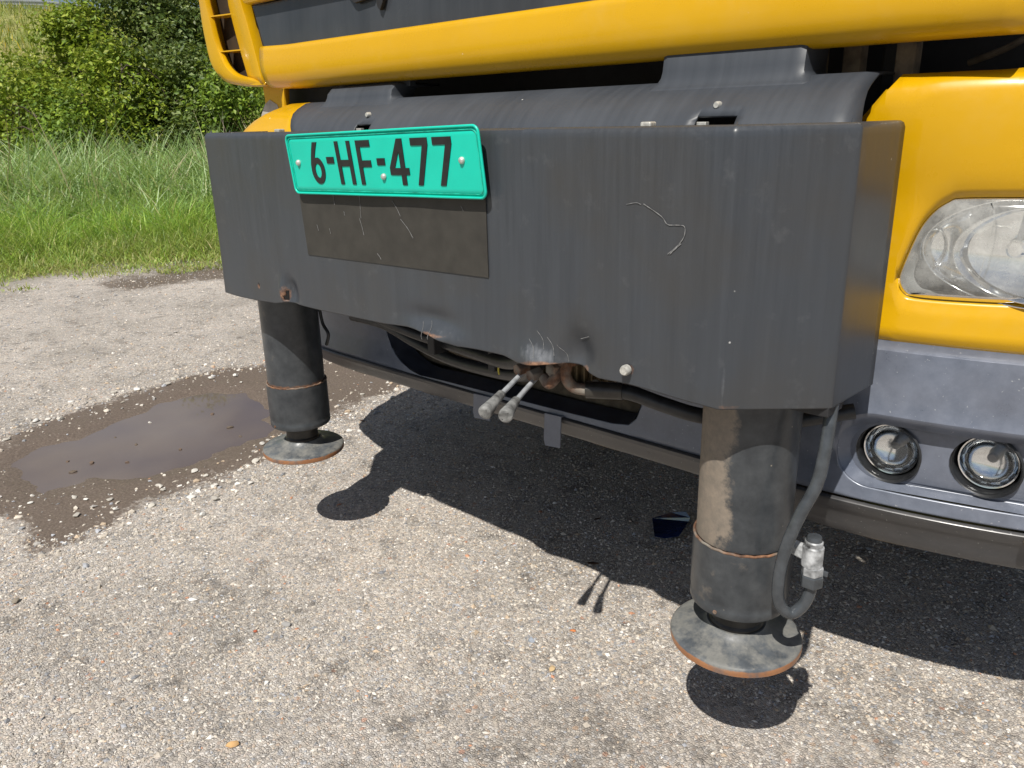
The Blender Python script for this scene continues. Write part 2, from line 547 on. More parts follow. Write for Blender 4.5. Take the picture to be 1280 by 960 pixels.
def tube_data(path, r, seg=14, caps=True):
    path = [Vector(p) for p in path]
    rs = r if isinstance(r, (list, tuple)) else [r] * len(path)
    V, F = [], []
    up = None
    for i, p in enumerate(path):
        a = path[max(i - 1, 0)]
        b = path[min(i + 1, len(path) - 1)]
        d = (b - a).normalized()
        if up is None:
            up = d.orthogonal().normalized()
        up = (up - d * up.dot(d)).normalized()
        s = d.cross(up)
        for k in range(seg):
            t = 2 * math.pi * k / seg
            V.append(p + (up * math.cos(t) + s * math.sin(t)) * rs[i])
    for i in range(len(path) - 1):
        for k in range(seg):
            k2 = (k + 1) % seg
            F.append((i * seg + k, i * seg + k2, (i + 1) * seg + k2, (i + 1) * seg + k))
    if caps:
        F.append(tuple(range(seg))[::-1])
        F.append(tuple(range((len(path) - 1) * seg, len(path) * seg)))
    return V, F

def tube(name, path, r, mat, parent, seg=14):
    V, F = tube_data(path, r, seg)
    return link(name, mesh(name, V, F, 50), mat, parent)

def lathe_data(prof, c=(0, 0, 0), axis='Z', seg=48):
    """prof: list of (radius, height)"""
    V, F = [], []
    for r, h in prof:
        for k in range(seg):
            t = 2 * math.pi * k / seg
            a, b = r * math.cos(t), r * math.sin(t)
            V.append((c[0] + a, c[1] + b, c[2] + h) if axis == 'Z' else (c[0] + a, c[1] + h, c[2] + b))
    n = len(prof)
    for i in range(n - 1):
        for k in range(seg):
            k2 = (k + 1) % seg
            q = (i * seg + k, i * seg + k2, (i + 1) * seg + k2, (i + 1) * seg + k)
            F.append(q if axis == 'Z' else q[::-1])
    return V, F

def lathe(name, prof, c, mat, parent, axis='Z', seg=48, ang=35):
    V, F = lathe_data(prof, c, axis, seg)
    return link(name, mesh(name, V, F, ang), mat, parent)

def slab_data(outer, holes, fr, t):
    """outline in (u,v) with holes, fr(u,v,d)->xyz, thickness t towards +d"""
    loops = [list(outer)] + [list(h) for h in holes]
    flat = [p for lp in loops for p in lp]
    tris = tessellate_polygon([[Vector((p[0], p[1], 0)) for p in lp] for lp in loops])
    n = len(flat)
    V = [fr(u, v, t) for u, v in flat] + [fr(u, v, 0.0) for u, v in flat]
    F = [tuple(x) for x in tris] + [tuple(i + n for i in x[::-1]) for x in tris]
    s = 0
    for lp in loops:
        m = len(lp)
        for i in range(m):
            a, b = s + i, s + (i + 1) % m
            F.append((a, b, b + n, a + n))
        s += m
    return V, F

def fix_normals(me):
    bm = bmesh.new()
    bm.from_mesh(me)
    bmesh.ops.recalc_face_normals(bm, faces=bm.faces)
    bm.to_mesh(me)
    bm.free()

def slab(name, outer, holes, fr, t, mat, parent, bevel=0.0):
    V, F = slab_data(outer, holes, fr, t)
    me = mesh(name, V, F)
    fix_normals(me)
    o = link(name, me, mat, parent)
    if bevel:
        bev(o, bevel, 2)
    return o

def box(name, lo, hi, mat, parent, bevel=0.0, rot=None):
    x0, y0, z0 = lo
    x1, y1, z1 = hi
    V = [(x, y, z) for x in (x0, x1) for y in (y0, y1) for z in (z0, z1)]
    F = [(0, 1, 3, 2), (4, 6, 7, 5), (0, 4, 5, 1), (2, 3, 7, 6), (0, 2, 6, 4), (1, 5, 7, 3)]
    if rot is not None:
        c = Vector(((x0 + x1) / 2, (y0 + y1) / 2, (z0 + z1) / 2))
        V = [c + rot @ (Vector(v) - c) for v in V]
    o = link(name, mesh(name, V, F), mat, parent)
    if bevel:
        bev(o, bevel, 2)
    return o

def grid_faces(nr, nc, skip=None):
    F = []
    for i in range(nr - 1):
        for j in range(nc - 1):
            if skip and skip(i, j):
                continue
            F.append((i * nc + j, i * nc + j + 1, (i + 1) * nc + j + 1, (i + 1) * nc + j))
    return F

def rrect(w, h, r, n=6):
    out = []
    for cx, cy, a0 in ((w - r, h - r, 0), (r, h - r, 90), (r, r, 180), (w - r, r, 270)):
        for k in range(n + 1):
            a = math.radians(a0 + 90 * k / n)
            out.append((cx + r * math.cos(a), cy + r * math.sin(a)))
    return out

def lerp_table(tab, x):
    xs = [t[0] for t in tab]
    return float(np.interp(x, xs, [t[1] for t in tab]))

def smooth01(x):
    x = np.clip(x, 0, 1)
    return x * x * (3 - 2 * x)

# ------------------------------------------------------------------ ground, puddle
PUDDLE = [(-2.93, 0.68), (-2.77, 0.66), (-2.61, 0.67), (-2.607, 0.80), (-2.49, 0.91), (-2.455, 1.07), (-2.46, 1.25), (-2.53, 1.41),
          (-2.70, 1.51), (-2.95, 1.55), (-3.10, 1.45), (-3.13, 1.28), (-3.07, 1.10), (-2.98, 0.91), (-3.0, 0.78)]
MUD = [(-2.75, 0.40), (-2.45, 0.44), (-2.20, 0.52), (-2.16, 0.70), (-2.20, 0.90), (-2.22, 1.12), (-2.27, 1.35), (-2.40, 1.62), (-2.45, 1.95), (-2.56, 2.3),
       (-2.8, 2.35), (-3.05, 2.1), (-3.27, 1.84), (-3.40, 1.51), (-3.33, 1.03), (-3.2, 0.71), (-3.05, 0.48)]

def sdist(poly, X, Y):
    """signed distance to a polygon, negative inside"""
    d = np.full(X.shape, 1e9)
    ins = np.zeros(X.shape, bool)
    n = len(poly)
    for i in range(n):
        ax, ay = poly[i]
        bx, by = poly[(i + 1) % n]
        ex, ey = bx - ax, by - ay
        t = np.clip(((X - ax) * ex + (Y - ay) * ey) / (ex * ex + ey * ey), 0, 1)
        d = np.minimum(d, np.hypot(X - ax - t * ex, Y - ay - t * ey))
        c = ((ay > Y) != (by > Y)) & (X < (bx - ax) * (Y - ay) / (by - ay + 1e-12) + ax)
        ins ^= c
    return np.where(ins, -d, d)

def wob(X, Y, s, seed):
    r = np.random.default_rng(seed)
    out = np.zeros(X.shape)
    for k in range(9):
        a = r.uniform(0, 2 * math.pi)
        f = s * r.uniform(0.5, 2.2)
        out += np.sin((X * math.cos(a) + Y * math.sin(a)) * f + r.uniform(0, 6.28)) / 3.0
    return out / 2.0

NV = np.array((-0.888, 0.46))          # from the yard towards the verge
TV = np.array((0.46, 0.888))           # along the verge
EDGE_N = 6.85

def verge_nt(X, Y):
    return X * NV[0] + Y * NV[1], X * TV[0] + Y * TV[1]

def axis(lo, hi, step, far):
    mid = list(np.arange(lo, hi + step / 2, step))
    a, s = lo, step
    left = []
    while a > -far:
        s *= 1.35
        a -= s
        left.append(a)
    b, s = hi, step
    right = []
    while b < far:
        s *= 1.35
        b += s
        right.append(b)
    return np.array(left[::-1] + mid + right)

gx = axis(-4.2, 0.6, 0.022, 900)
gy = axis(-0.2, 3.0, 0.022, 900)
GX, GY = np.meshgrid(gx, gy)
def ground_z(X, Y):
    near = np.exp(-((X + 1.5) ** 2 + (Y - 1.2) ** 2) / 60)
    d = sdist(PUDDLE, X, Y) + 0.025 * wob(X, Y, 16, 3)
    z = -0.026 * smooth01((0.12 - d) / 0.26)
    inm_ = smooth01((0.35 - d) / 0.3)
    z = z + inm_ * (0.0030 * wob(X, Y, 26, 61) + 0.0022 * wob(X, Y, 60, 62))
    z = z + near * 0.0025 * wob(X, Y, 5, 5) + near * 0.001 * wob(X, Y, 24, 8)
    return z
GZ = ground_z(GX, GY)
dm = sdist(MUD, GX, GY) + 0.06 * wob(GX, GY, 9, 4)
mud = smooth01((0.10 - dm) / 0.26)
nn, tt = verge_nt(GX, GY)
ed = EDGE_N + 0.16 * wob(GX, GY, 2.2, 12)
strip = smooth01((0.42 - np.abs(nn - ed + 0.42)) / 0.22) * smooth01((tt + 1.15) / 0.5)
mud = np.maximum(mud, 1.0 * strip)
soil = smooth01((nn - ed + 0.12) / 0.3)
soil = np.where(nn > 60, 0.6, soil)
nr, nc = GX.shape
GV = np.stack([GX.ravel(), GY.ravel(), GZ.ravel()], 1)
idx = np.arange(nr * nc).reshape(nr, nc)
GF = np.stack([idx[:-1, :-1].ravel(), idx[:-1, 1:].ravel(), idx[1:, 1:].ravel(), idx[1:, :-1].ravel()], 1)
gme = tri_mesh('ground', GV, GF)
fattr(gme, 'mud', mud.ravel())
fattr(gme, 'soil', soil.ravel())
gme.shade_smooth()
ground = link('ground', gme, M['ground'])
ground['kind'] = 'structure'

pw = [(x, y) for x, y in PUDDLE]
cx0, cy0 = np.mean([p[0] for p in pw]), np.mean([p[1] for p in pw])
pw = [(cx0 + (x - cx0) * 1.25, cy0 + (y - cy0) * 1.25, -0.0108) for x, y in pw]
puddle = link('puddle', mesh('puddle', pw, [tuple(range(len(pw)))]), M['water'])
puddle['kind'] = 'structure'

# ------------------------------------------------------------------ embankment
def hill_h(n, t):
    s = smooth01((n - 18.0 - 0.20 * (t + 11)) / 26.0)
    return 6.25 * s + 0.12 * np.sin(n * 0.9 + t * 0.5) * (s > 0.02)
hn = np.concatenate([np.linspace(16.0, 60, 100), np.array([75, 120, 300])])
ht = np.concatenate([np.array([-400, -120, -60]), np.linspace(-34, 26, 90), np.array([60, 120, 400])])
HN, HT = np.meshgrid(hn, ht)
HX = HN * NV[0] + HT * TV[0]
HY = HN * NV[1] + HT * TV[1]
HZ = hill_h(HN, HT) - 0.05
hi = np.arange(HX.size).reshape(HX.shape)
HF = np.stack([hi[:-1, :-1].ravel(), hi[:-1, 1:].ravel(), hi[1:, 1:].ravel(), hi[1:, :-1].ravel()], 1)
hme = tri_mesh('embankment', np.stack([HX.ravel(), HY.ravel(), HZ.ravel()], 1), HF)
hme.shade_smooth()
hill = link('embankment', hme, M['hill'])
hill['kind'] = 'structure'

def nt_xy(n, t):
    return n * NV[0] + t * TV[0], n * NV[1] + t * TV[1]

# ------------------------------------------------------------------ the truck
Z0 = 0.03                       # the survey of the truck was taken 3 cm below its true height
truck = link('crane_truck', None, None, None, (-1.10, 1.21, 0.0))
tag(truck, 'yellow crane truck with dented dark grey stabilizer bumper and green number plate', 'truck')
OFF = Vector((1.10, -1.21, Z0))
def part(o):
    o.parent = truck
    o.location = OFF
    return o

CX = -1.0995                    # centre line of the truck

# ---- stabilizer cover: bent steel sheet with a dented lower edge
BOT = [(-1.734, .657), (-1.67, .655), (-1.584, .656), (-1.518, .659), (-1.477, .667), (-1.434, .667), (-1.354, .666), (-1.248, .668), (-1.15, .670),
       (-1.081, .675), (-1.038, .675), (-1.007, .676), (-.977, .668), (-.948, .662), (-.90, .663), (-.846, .663), (-.815, .658), (-.786, .660),
       (-.754, .666), (-.722, .672), (-.699, .670), (-.684, .663), (-.662, .660), (-.613, .662), (-.573, .661), (-.522, .658), (-.465, .657)]
def gauss(x, z, cx, cz, sx, sz):
    return math.exp(-((x - cx) / sx) ** 2 - ((z - cz) / sz) ** 2)
def dent(x, z):
    d = -0.014 * gauss(x, z, -.775, .664, .042, .026)
    d += 0.018 * gauss(x, z, -.700, .688, .028, .034) - .006 * gauss(x, z, -.73, .70, .012, .03)
    d += -0.020 * gauss(x, z, -1.0, .670, .050, .018) + 0.010 * gauss(x, z, -1.02, .698, .06, .018)
    d += 0.013 * gauss(x, z, -1.455, .690, .020, .028) - 0.010 * gauss(x, z, -1.483, .688, .010, .025)
    d += 0.003 * math.sin(x * 9 + 1) * max(0, 1 - (z - .65) / .12)
    d += 0.0012 * math.sin(x * 5.1 + z * 7)
    return d
plan = []                        # (x, y, bottom z, is_front)
def arc_fold(cx, cy, r, a0, a1, n=5):
    return [(cx + r * math.cos(math.radians(a0 + (a1 - a0) * i / n)), cy + r * math.sin(math.radians(a0 + (a1 - a0) * i / n))) for i in range(n + 1)]
def rounded(pts, r=0.0045):
    out = [pts[0]]
    for i in range(1, len(pts) - 1):
        p, a, b = Vector(pts[i]), Vector(pts[i - 1]), Vector(pts[i + 1])
        u, w = (a - p).normalized(), (b - p).normalized()
        for k in range(5):
            t = k / 4
            q0, q1 = p + u * r, p + w * r
            out.append(tuple((1 - t) ** 2 * q0 + 2 * t * (1 - t) * p + t * t * q1))
    out.append(pts[-1])
    return out
raw = [(-1.841, 1.157), (-1.841, 1.004), (-1.734, .897), (-.465, .897), (-.358, 1.004), (-.358, 1.157)]
rp = rounded(raw)
cols = []
for i in range(len(rp) - 1):
    a, b = Vector(rp[i]), Vector(rp[i + 1])
    L = (b - a).length
    n = max(1, int(L / (0.0048 if L > 1 else 0.02)))
    for k in range(n):
        cols.append(a.lerp(b, k / n))
cols.append(Vector(rp[-1]))
def bot_z(x, y):
    if y < .902:
        return lerp_table(BOT, x)
    return .657 - .006 * (y - .897) / .26 * 1.6
ROWS = 64
V, F, rust, wear_highlight = [], [], [], []
for i in range(ROWS):
    s = i / (ROWS - 1)
    s = s ** 1.25
    for c in cols:
        zb = bot_z(c.x, c.y)
        z = zb + (1.003 - zb) * s
        front = max(0.0, 1 - abs(c.y - .897) / .03)
        V.append((c.x, c.y + dent(c.x, z) * front, z))
        x = c.x
        ru = gauss(x, z, -1.477, .684, .014, .022) + .9 * gauss(x, z, -.76, .663, .05, .010) + .5 * gauss(x, z, -.69, .668, .010, .012)
        ru += .8 * gauss(x, z, -.608, .685, .014, .014) + 1.0 * gauss(x, z, -1.58, .689, .007, .008) + .7 * gauss(x, z, -1.0, .676, .05, .004)
        ru += .6 * gauss(x, z, -.455, .66, .03, .006)
        edge = max(0, 1 - (z - zb) / .006)
        ru += .45 * edge * (0.5 + 0.5 * math.sin(x * 31))
        rust.append(min(1.0, ru) * (1 if front > .2 else .3))
        w = .95 * gauss(x, z, -.77, .678, .045, .022) + .5 * gauss(x, z, -.98, .682, .06, .012) + .6 * gauss(x, z, -1.46, .70, .03, .02)
        w += .2 * gauss(x, z, -.44, .70, .04, .03)
        fold_highlight = math.exp(-((x + .462) / .0035) ** 2) if c.y < .905 else 0
        w += .45 * fold_highlight  # wear along the fold also paints its highlight line
        wear_highlight.append(min(1.0, w))
nr, nc = ROWS, len(cols)
# rolled top edge going over into the top plate
for dz, inset in ((.0075, .0022), (.0100, .0065), (.0103, .016)):
    for j, c in enumerate(cols):
        a = cols[max(j - 1, 0)]
        b = cols[min(j + 1, nc - 1)]
        d = (b - a).normalized()
        nrm = Vector((-d.y, d.x))
        V.append((c.x + nrm.x * inset, c.y + nrm.y * inset, 1.003 + dz - .002))
        rust.append(0.0)
        wear_highlight.append(0.25)
def hole_skip(i, j):
    q = V[i * nc + j]
    if i > 20 or q[1] > .93:
        return False
    x, z = q[0], q[2]
    if math.hypot(x + 1.58, z - .689) < .0045:
        return True
    return abs(x + 1.474 - (z - .684) * .2) < .006 * (1 - (z - .672) / .030) and .671 < z < .697
F = grid_faces(ROWS + 3, nc, hole_skip)
me = mesh('stabilizer_cover', V, F, 40)
fattr(me, 'rust', rust)
fattr(me, 'wear_highlight', wear_highlight)
cover_sheet = part(link('stabilizer_cover', me, M['plate']))
solid(cover_sheet, 0.005, -1.0)
# top plate of the cover
tp = [(-1.833, 1.157), (-1.833, 1.008), (-1.729, .905), (-.470, .905), (-.366, 1.008), (-.366, 1.157)]
slab('top_plate', tp, [], lambda u, v, d: (u, v, 1.0035 + d), 0.006, M['plate'], cover_sheet)
# bolts standing in the sheet
def bolt(name, p, r, h, mat, parent, nrm='-Y'):
    prof = [(0.0001, -h), (r * .8, -h), (r, -h * .7), (r, 0.0)]
    return lathe(name, prof, p, mat, parent, 'Y', 12)
bolt('bolt', (-.608, .897, .685), .0075, .010, M['bolt'], cover_sheet)
for x in (-1.473, -.602):
    box('bolt', (x - .008, .915, 1.0095), (x + .008, .930, 1.0165), M['bolt'], cover_sheet, .002)
# unfaded rectangle where an older plate sat
slab('paint_patch', [(-1.371, .778), (-.875, .786), (-.876, .915), (-1.383, .905)], [], lambda u, v, d: (u, .8965 + dent(u, v) - d, v), 0.0016, M['patch'], cover_sheet)
# bare scratches
def scratch(pts, w=.0011, y=.8958, front=True):
    pts = catmull([Vector((p[0], y, p[1])) for p in pts], 4)
    Vv, Ff = [], []
    for i, p in enumerate(pts):
        a, b = pts[max(i - 1, 0)], pts[min(i + 1, len(pts) - 1)]
        d = (b - a).normalized()
        s = Vector((-d.z, 0, d.x))
        ww = .75 * w * (0.2 + 0.55 * abs(math.sin(i * 2.1 + pts[0].x * 50)))
        yy = y + dent(p.x, p.z)
        if p.x > -.47:
            yy = y + .002 + (p.x + .465)
        Vv += [(p.x + s.x * ww, yy, p.z + s.z * ww), (p.x - s.x * ww, yy, p.z - s.z * ww)]
    for i in range(len(pts) - 1):
        Ff.append((2 * i, 2 * i + 1, 2 * i + 3, 2 * i + 2))
    solid(link('scratch', mesh('scratch', Vv, Ff), M['scratch'], cover_sheet), .0004, 0)
scratch([(-.615, .913), (-.600, .916), (-.592, .914)], .0008)
scratch([(-.588, .915), (-.561, .901), (-.551, .891), (-.538, .891), (-.526, .890), (-.526, .877), (-.536, .864), (-.549, .853)], .0011)
scratch([(-.53, .868), (-.54, .859), (-.546, .853)], .0014)
scratch([(-.461, .915), (-.4585, .879), (-.463, .859)], .001)
scratch([(-.458, .879), (-.44, .882), (-.42, .886), (-.40, .889), (-.378, .896)], .0008)
scratch([(-.70, .712), (-.69, .716), (-.68, .720)], .0009)
for x0, z0 in ((-.79, .70), (-.775, .715), (-.755, .708), (-.735, .70), (-1.04, .69), (-1.02, .694)):
    scratch([(x0, z0), (x0 + .012, z0 - .012), (x0 + .016, z0 - .026)], .0007)
for x0, z0, dx, dz in ((-1.19, .905, .0, -.045), (-1.195, .86, .01, -.03), (-1.27, .90, .003, -.02), (-1.10, .895, .02, -.025), (-1.08, .865, .03, -.03),
                       (-1.33, .84, .004, -.012), (-1.29, .835, .003, -.01), (-1.24, .87, .002, -.008), (-.93, .895, .005, -.008), (-1.15, .80, .01, -.01)):
    scratch([(x0, z0), (x0 + dx * .6, z0 + dz * .5), (x0 + dx, z0 + dz)], .0008, .8938)

# beam that the sheet hides
box('stabilizer_beam', (-1.715, .935, .70), (-.485, 1.15, .985), M['dark'], None).name = 'stabilizer_beam'
part(bpy.data.objects['stabilizer_beam'])

# ---- number plate
ang = math.radians(1.35)
PU = Vector((math.cos(ang), 0, math.sin(ang)))
PV = Vector((-.075, -.06, 1.0)).normalized()
PN = PU.cross(PV).normalized()
if PN.y > 0:
    PN = -PN
PO = Vector((-1.372, .884, .899))
def pf(u, v, d):
    w = 0.0016 * math.sin(u * 13) * (0.4 + v / .11) + 0.0006 * math.sin(u * 31 + 1)
    return PO + PU * u + PV * v + PN * (d + w)
W_, H_ = .512, .106
# the sheet itself, buckled: columns along the length, rounded corners
def corner_inset(u, r=.010):
    e = min(u, W_ - u)
    return 0.0 if e >= r else r - math.sqrt(max(0.0, r * r - (r - e) ** 2))
us = sorted(set([round(W_ * k / 60, 5) for k in range(61)] + [.001, .003, .006, .01, W_ - .001, W_ - .003, W_ - .006, W_ - .01]))
V = []
for v_ in np.linspace(0, 1, 9):
    for u_ in us:
        c_ = corner_inset(u_)
        V.append(pf(u_, c_ + (H_ - 2 * c_) * float(v_), .0))
plate = link('number_plate', mesh('number_plate', V, grid_faces(9, len(us)), 180), M['green'])
solid(plate, .0012, 0)
part(plate)
def loop_tube(name, pts, r, mat, parent, seg=8):
    Vv, Ff = [], []
    n = len(pts)
    for i, p in enumerate(pts):
        d = (pts[(i + 1) % n] - pts[i - 1]).normalized()
        s = d.cross(PN).normalized()
        for k in range(seg):
            t = 2 * math.pi * k / seg
            Vv.append(p + (s * math.cos(t) + PN * math.sin(t)) * r)
    for i in range(n):
        for k in range(seg):
            k2 = (k + 1) % seg
            j = (i + 1) % n
            Ff.append((i * seg + k, i * seg + k2, j * seg + k2, j * seg + k))
    return link(name, mesh(name, Vv, Ff, 180), mat, parent)
def dense(loop, step=.012):
    out = []
    for i in range(len(loop)):
        a, b = Vector(loop[i]), Vector(loop[(i + 1) % len(loop)])
        n = max(1, int((b - a).length / step))
        for k in range(n):
            out.append(a.lerp(b, k / n))
    return out
loop_tube('raised_rim', [pf(p.x, p.y, .0016) for p in dense(rrect(W_, H_, .011))], .0022, M['green'], plate)
inner = dense([(p[0] * .978 + .0057, p[1] * .90 + .0054) for p in rrect(W_, H_, .010)])
loop_tube('border_line', [pf(p.x, p.y, .0014) for p in inner], .0007, M['green_rim'], plate, 6)
# embossed characters as outlines, unit box 0..1
def ell(cx, cy, rx, ry, a0, a1, n):
    return [(cx + rx * math.cos(math.radians(a0 + (a1 - a0) * i / n)), cy + ry * math.sin(math.radians(a0 + (a1 - a0) * i / n))) for i in range(n + 1)]
GLYPH = {
    'H': ([(0, 0), (.23, 0), (.23, .42), (.77, .42), (.77, 0), (1, 0), (1, 1), (.77, 1), (.77, .57), (.23, .57), (.23, 1), (0, 1)], []),
    'F': ([(0, 0), (.28, 0), (.28, .40), (.92, .40), (.92, .55), (.28, .55), (.28, .85), (1, .85), (1, 1), (0, 1)], []),
    '7': ([(.18, 0), (.47, 0), (1, .84), (1, 1), (0, 1), (0, .84), (.68, .84)], []),
    '4': ([(.56, 0), (.80, 0), (.80, .22), (1, .22), (1, .37), (.80, .37), (.80, 1), (.52, 1), (0, .38), (0, .22), (.56, .22)],
          [[(.56, .37), (.26, .37), (.56, .73)]]),
    '-': ([(0, 0), (1, 0), (1, 1), (0, 1)], []),
    '6': ([(.42, 1.0), (.74, 1.0), (.54, .80), (.40, .63)] + ell(.52, .32, .48, .32, 80, -180, 20)[0:] + [(.06, .48), (.16, .66), (.28, .83)],
          [ell(.52, .32, .22, .175, 0, 340, 14)]),
}
def glyph(ch, u0, w, v0, h):
    o_, hs = GLYPH[ch]
    outer = [(u0 + a * w, v0 + b * h) for a, b in o_]
    holes = [[(u0 + a * w, v0 + b * h) for a, b in hh] for hh in hs]
    slab('digit' if ch.isdigit() else ('hyphen' if ch == '-' else 'letter'), outer, holes, lambda u, v, d: pf(u, v, .0004 + d), .0016, M['black_ink'], plate)
for ch, a, b in (('6', .066, .108), ('H', .151, .196), ('F', .212, .249), ('4', .293, .341), ('7', .352, .394), ('7', .406, .450)):
    glyph(ch, a, b - a, .0175, .0745)
glyph('-', .119, .022, .054, .0115)
glyph('-', .262, .020, .050, .0115)
for u, v in ((.028, .056), (.274, .031), (.469, .056)):
    c = pf(u, v, .001)
    lathe('screw', [(.0001, -.0052), (.0034, -.0048), (.0054, -.0025), (.0056, 0)], c, M['bolt'], plate, 'Y', 14, 60)

# ---- stabilizer legs
def leg(cx, dust_c, rust_band):
    cy = 1.044
    seg = 64
    def ring_mesh(name, prof, parent, dustf, rustf, mat=M['leg']):
        Vv, Ff = lathe_data(prof, (cx, cy, 0), 'Z', seg)
        me_ = mesh(name, Vv, Ff, 40)
        du, ru = [], []
        for v in Vv:
            a = math.atan2(v[1] - cy, v[0] - cx)
            du.append(dustf(a, v[2]))
            ru.append(rustf(a, v[2]))
        fattr(me_, 'dust', du)
        fattr(me_, 'rust', ru)
        return link(name, me_, mat, parent)
    def dz(a, z):
        s = math.cos(a - dust_c[0])
        return dust_c[1] * float(smooth01((s - .10) / .80))
    zz = [.98, .90, .80, .70, .62, .56, .50, .46, .43, .41]
    tube_o = ring_mesh('stabilizer_leg', [(.0705, z) for z in zz], None, dz, lambda a, z: .55 * max(0, 1 - (z - .41) / .010) * rust_band)
    part(tube_o)
    ring_mesh('sleeve', [(.0705, .4085), (.0745, .4080), (.0752, .405), (.0752, .398), (.0752, .36), (.0752, .32), (.0740, .311), (.0752, .309), (.0752, .300), (.0735, .296), (.050, .296)],
              tube_o, lambda a, z: .35 * dust_c[1] * max(0.0, math.cos(a + 1.57)), lambda a, z: (.62 * rust_band if z > .4075 else .10))
    # weld bead round the joint
    bead = []
    for k in range(72):
        t = 2 * math.pi * k / 72
        bead.append((cx + .0735 * math.cos(t), cy + .0735 * math.sin(t), .4085 + .0007 * math.sin(k * 1.9)))
    Vv, Ff = tube_data(bead + [bead[0]], .0022, 6, False)
    link('weld_bead', mesh('weld_bead', Vv, Ff, 180), M['rust'], tube_o)
    lathe('drain_hole', [(.0001, -.0765), (.0032, -.0765), (.0036, -.074), (.0036, -.06)], (cx + .0, cy, .304), M['rust'], tube_o, 'Y', 10)
    lathe('piston_rod', [(.047, .30), (.047, .282), (.040, .280), (.040, .262), (.043, .258), (.043, .246), (.038, .243), (.038, .232)], (cx, cy, 0), M['piston'], tube_o)
    ring_mesh('foot_plate', [(.0005, .254), (.046, .254), (.050, .248), (.058, .2425), (.080, .2375), (.094, .2352), (.0995, .2340), (.1022, .2318), (.1032, .2285), (.1032, .2240), (.1028, .2200), (.1005, .2178), (.09, .217), (.06, .2175), (.0005, .2175)],
              tube_o, lambda a, z: .55 if z > .2265 else .2, lambda a, z: ((.72 + .25 * math.sin(a * 7 + 1) * math.sin(a * 3)) if z < .2292 else (.25 if z < .2322 else .05)), M['foot'])
leg(-.486, (math.radians(-142), .95), .75)
leg(-1.712, (math.radians(-120), .30), 1.0)

# ---- hydraulic pipe and shut-off valve on the leg
pipe_path = catmull([(-.369, 1.035, .68), (-.367, 1.03, .65), (-.363, 1.012, .594), (-.365, 1.0, .544), (-.378, .985, .497), (-.389, .975, .447), (-.394, .973, .394),
                     (-.392, .978, .357), (-.380, .990, .338), (-.367, 1.0, .351), (-.3605, 1.005, .374), (-.360, 1.005, .392)], 8)
hp = part(tube('hydraulic_pipe', pipe_path, .0088, M['pipe'], None, 16))
def hexn(name, c, r, h, axis_, mat, parent):
    Vv, Ff = [], []
    c = Vector(c)
    ax = Vector(axis_).normalized()
    u = ax.orthogonal().normalized()
    w = ax.cross(u)
    for s in (0, 1):
        for k in range(6):
            t = math.pi / 3 * k + .3
            Vv.append(c + ax * h * s + (u * math.cos(t) + w * math.sin(t)) * r)
    for k in range(6):
        Ff.append((k, (k + 1) % 6, 6 + (k + 1) % 6, 6 + k))
    Ff += [tuple(range(6))[::-1], tuple(range(6, 12))]
    o = link(name, mesh(name, Vv, Ff), mat, parent)
    bev(o, .0015, 2)
    return o
hexn('union_nut', (-.360, 1.005, .386), .0165, .018, (0, 0, 1), M['pipe'], hp)
hexn('valve_body', (-.360, 1.005, .404), .0155, .014, (0, 0, 1), M['valve'], hp)
lathe('valve_body', [(.0001, .458), (.010, .458), (.0125, .455), (.0125, .449), (.0145, .447), (.0145, .418)], (-.362, 1.005, 0), M['valve'], hp, 'Z', 20)
lathe('valve_cap', [(.0001, .464), (.0095, .463), (.011, .459), (.011, .453)], (-.362, 1.005, 0), M['pipe'], hp, 'Z', 20)
hexn('side_port', (-.362, 1.005, .432), .0125, .030, (-1, .25, 0), M['valve'], hp)
box('grab_tab', (-.362, 1.008, .404), (-.340, 1.012, .412), M['pipe'], hp, .001)
# clamp that ties the pipe to the leg
box('pipe_clamp', (-.420, 1.000, .640), (-.36, 1.05, .655), M['dark'], hp, .002)

# ---- control levers and valve block under the sheet
vb = part(box('valve_block', (-.862, .935, .648), (-.745, 1.02, .70), M['rust'], None, .006))
tube('elbow', catmull([(-.79, .93, .628), (-.775, .925, .622), (-.765, .93, .633), (-.76, .95, .645)], 5), .009, M['rust'], vb)
tube('elbow', catmull([(-.755, .945, .655), (-.752, .938, .636), (-.742, .948, .617), (-.715, .962, .614)], 5), .0095, M['rust'], vb)
hexn('pipe_nut', (-.842, .922, .632), .011, .022, (.2, 1, .1), M['rust'], vb)
hexn('pipe_nut', (-.812, .920, .628), .011, .022, (.2, 1, .1), M['rust'], vb)
hexn('pipe_nut', (-.773, .925, .645), .012, .026, (.1, 1, 0), M['rust'], vb)
def lever(root, neck, tip):
    root, neck, tip = Vector(root), Vector(neck), Vector(tip)
    o = part(tube('control_lever', [root, root.lerp(neck, .5), neck + (tip - neck) * .15], .0042, M['rod'], None, 12))
    d = (tip - neck)
    prof = [(0.0, .0050), (.03, .0070), (.10, .0072), (.12, .0064), (.16, .0074), (.30, .0080), (.6, .0096), (.90, .0114), (.96, .0112), (.985, .0100), (1.0, .0080), (1.001, .0060), (.985, .0055), (.985, .0001)]
    Vv, Ff = tube_data([neck + d * t for t, _ in prof], [r for _, r in prof], 18)
    link('grip', mesh('grip', Vv, Ff, 50), M['grip'], o)
lever((-.842, .94, .626), (-.818, .86, .614), (-.799, .80, .602))
lever((-.812, .935, .621), (-.783, .855, .612), (-.751, .795, .610))

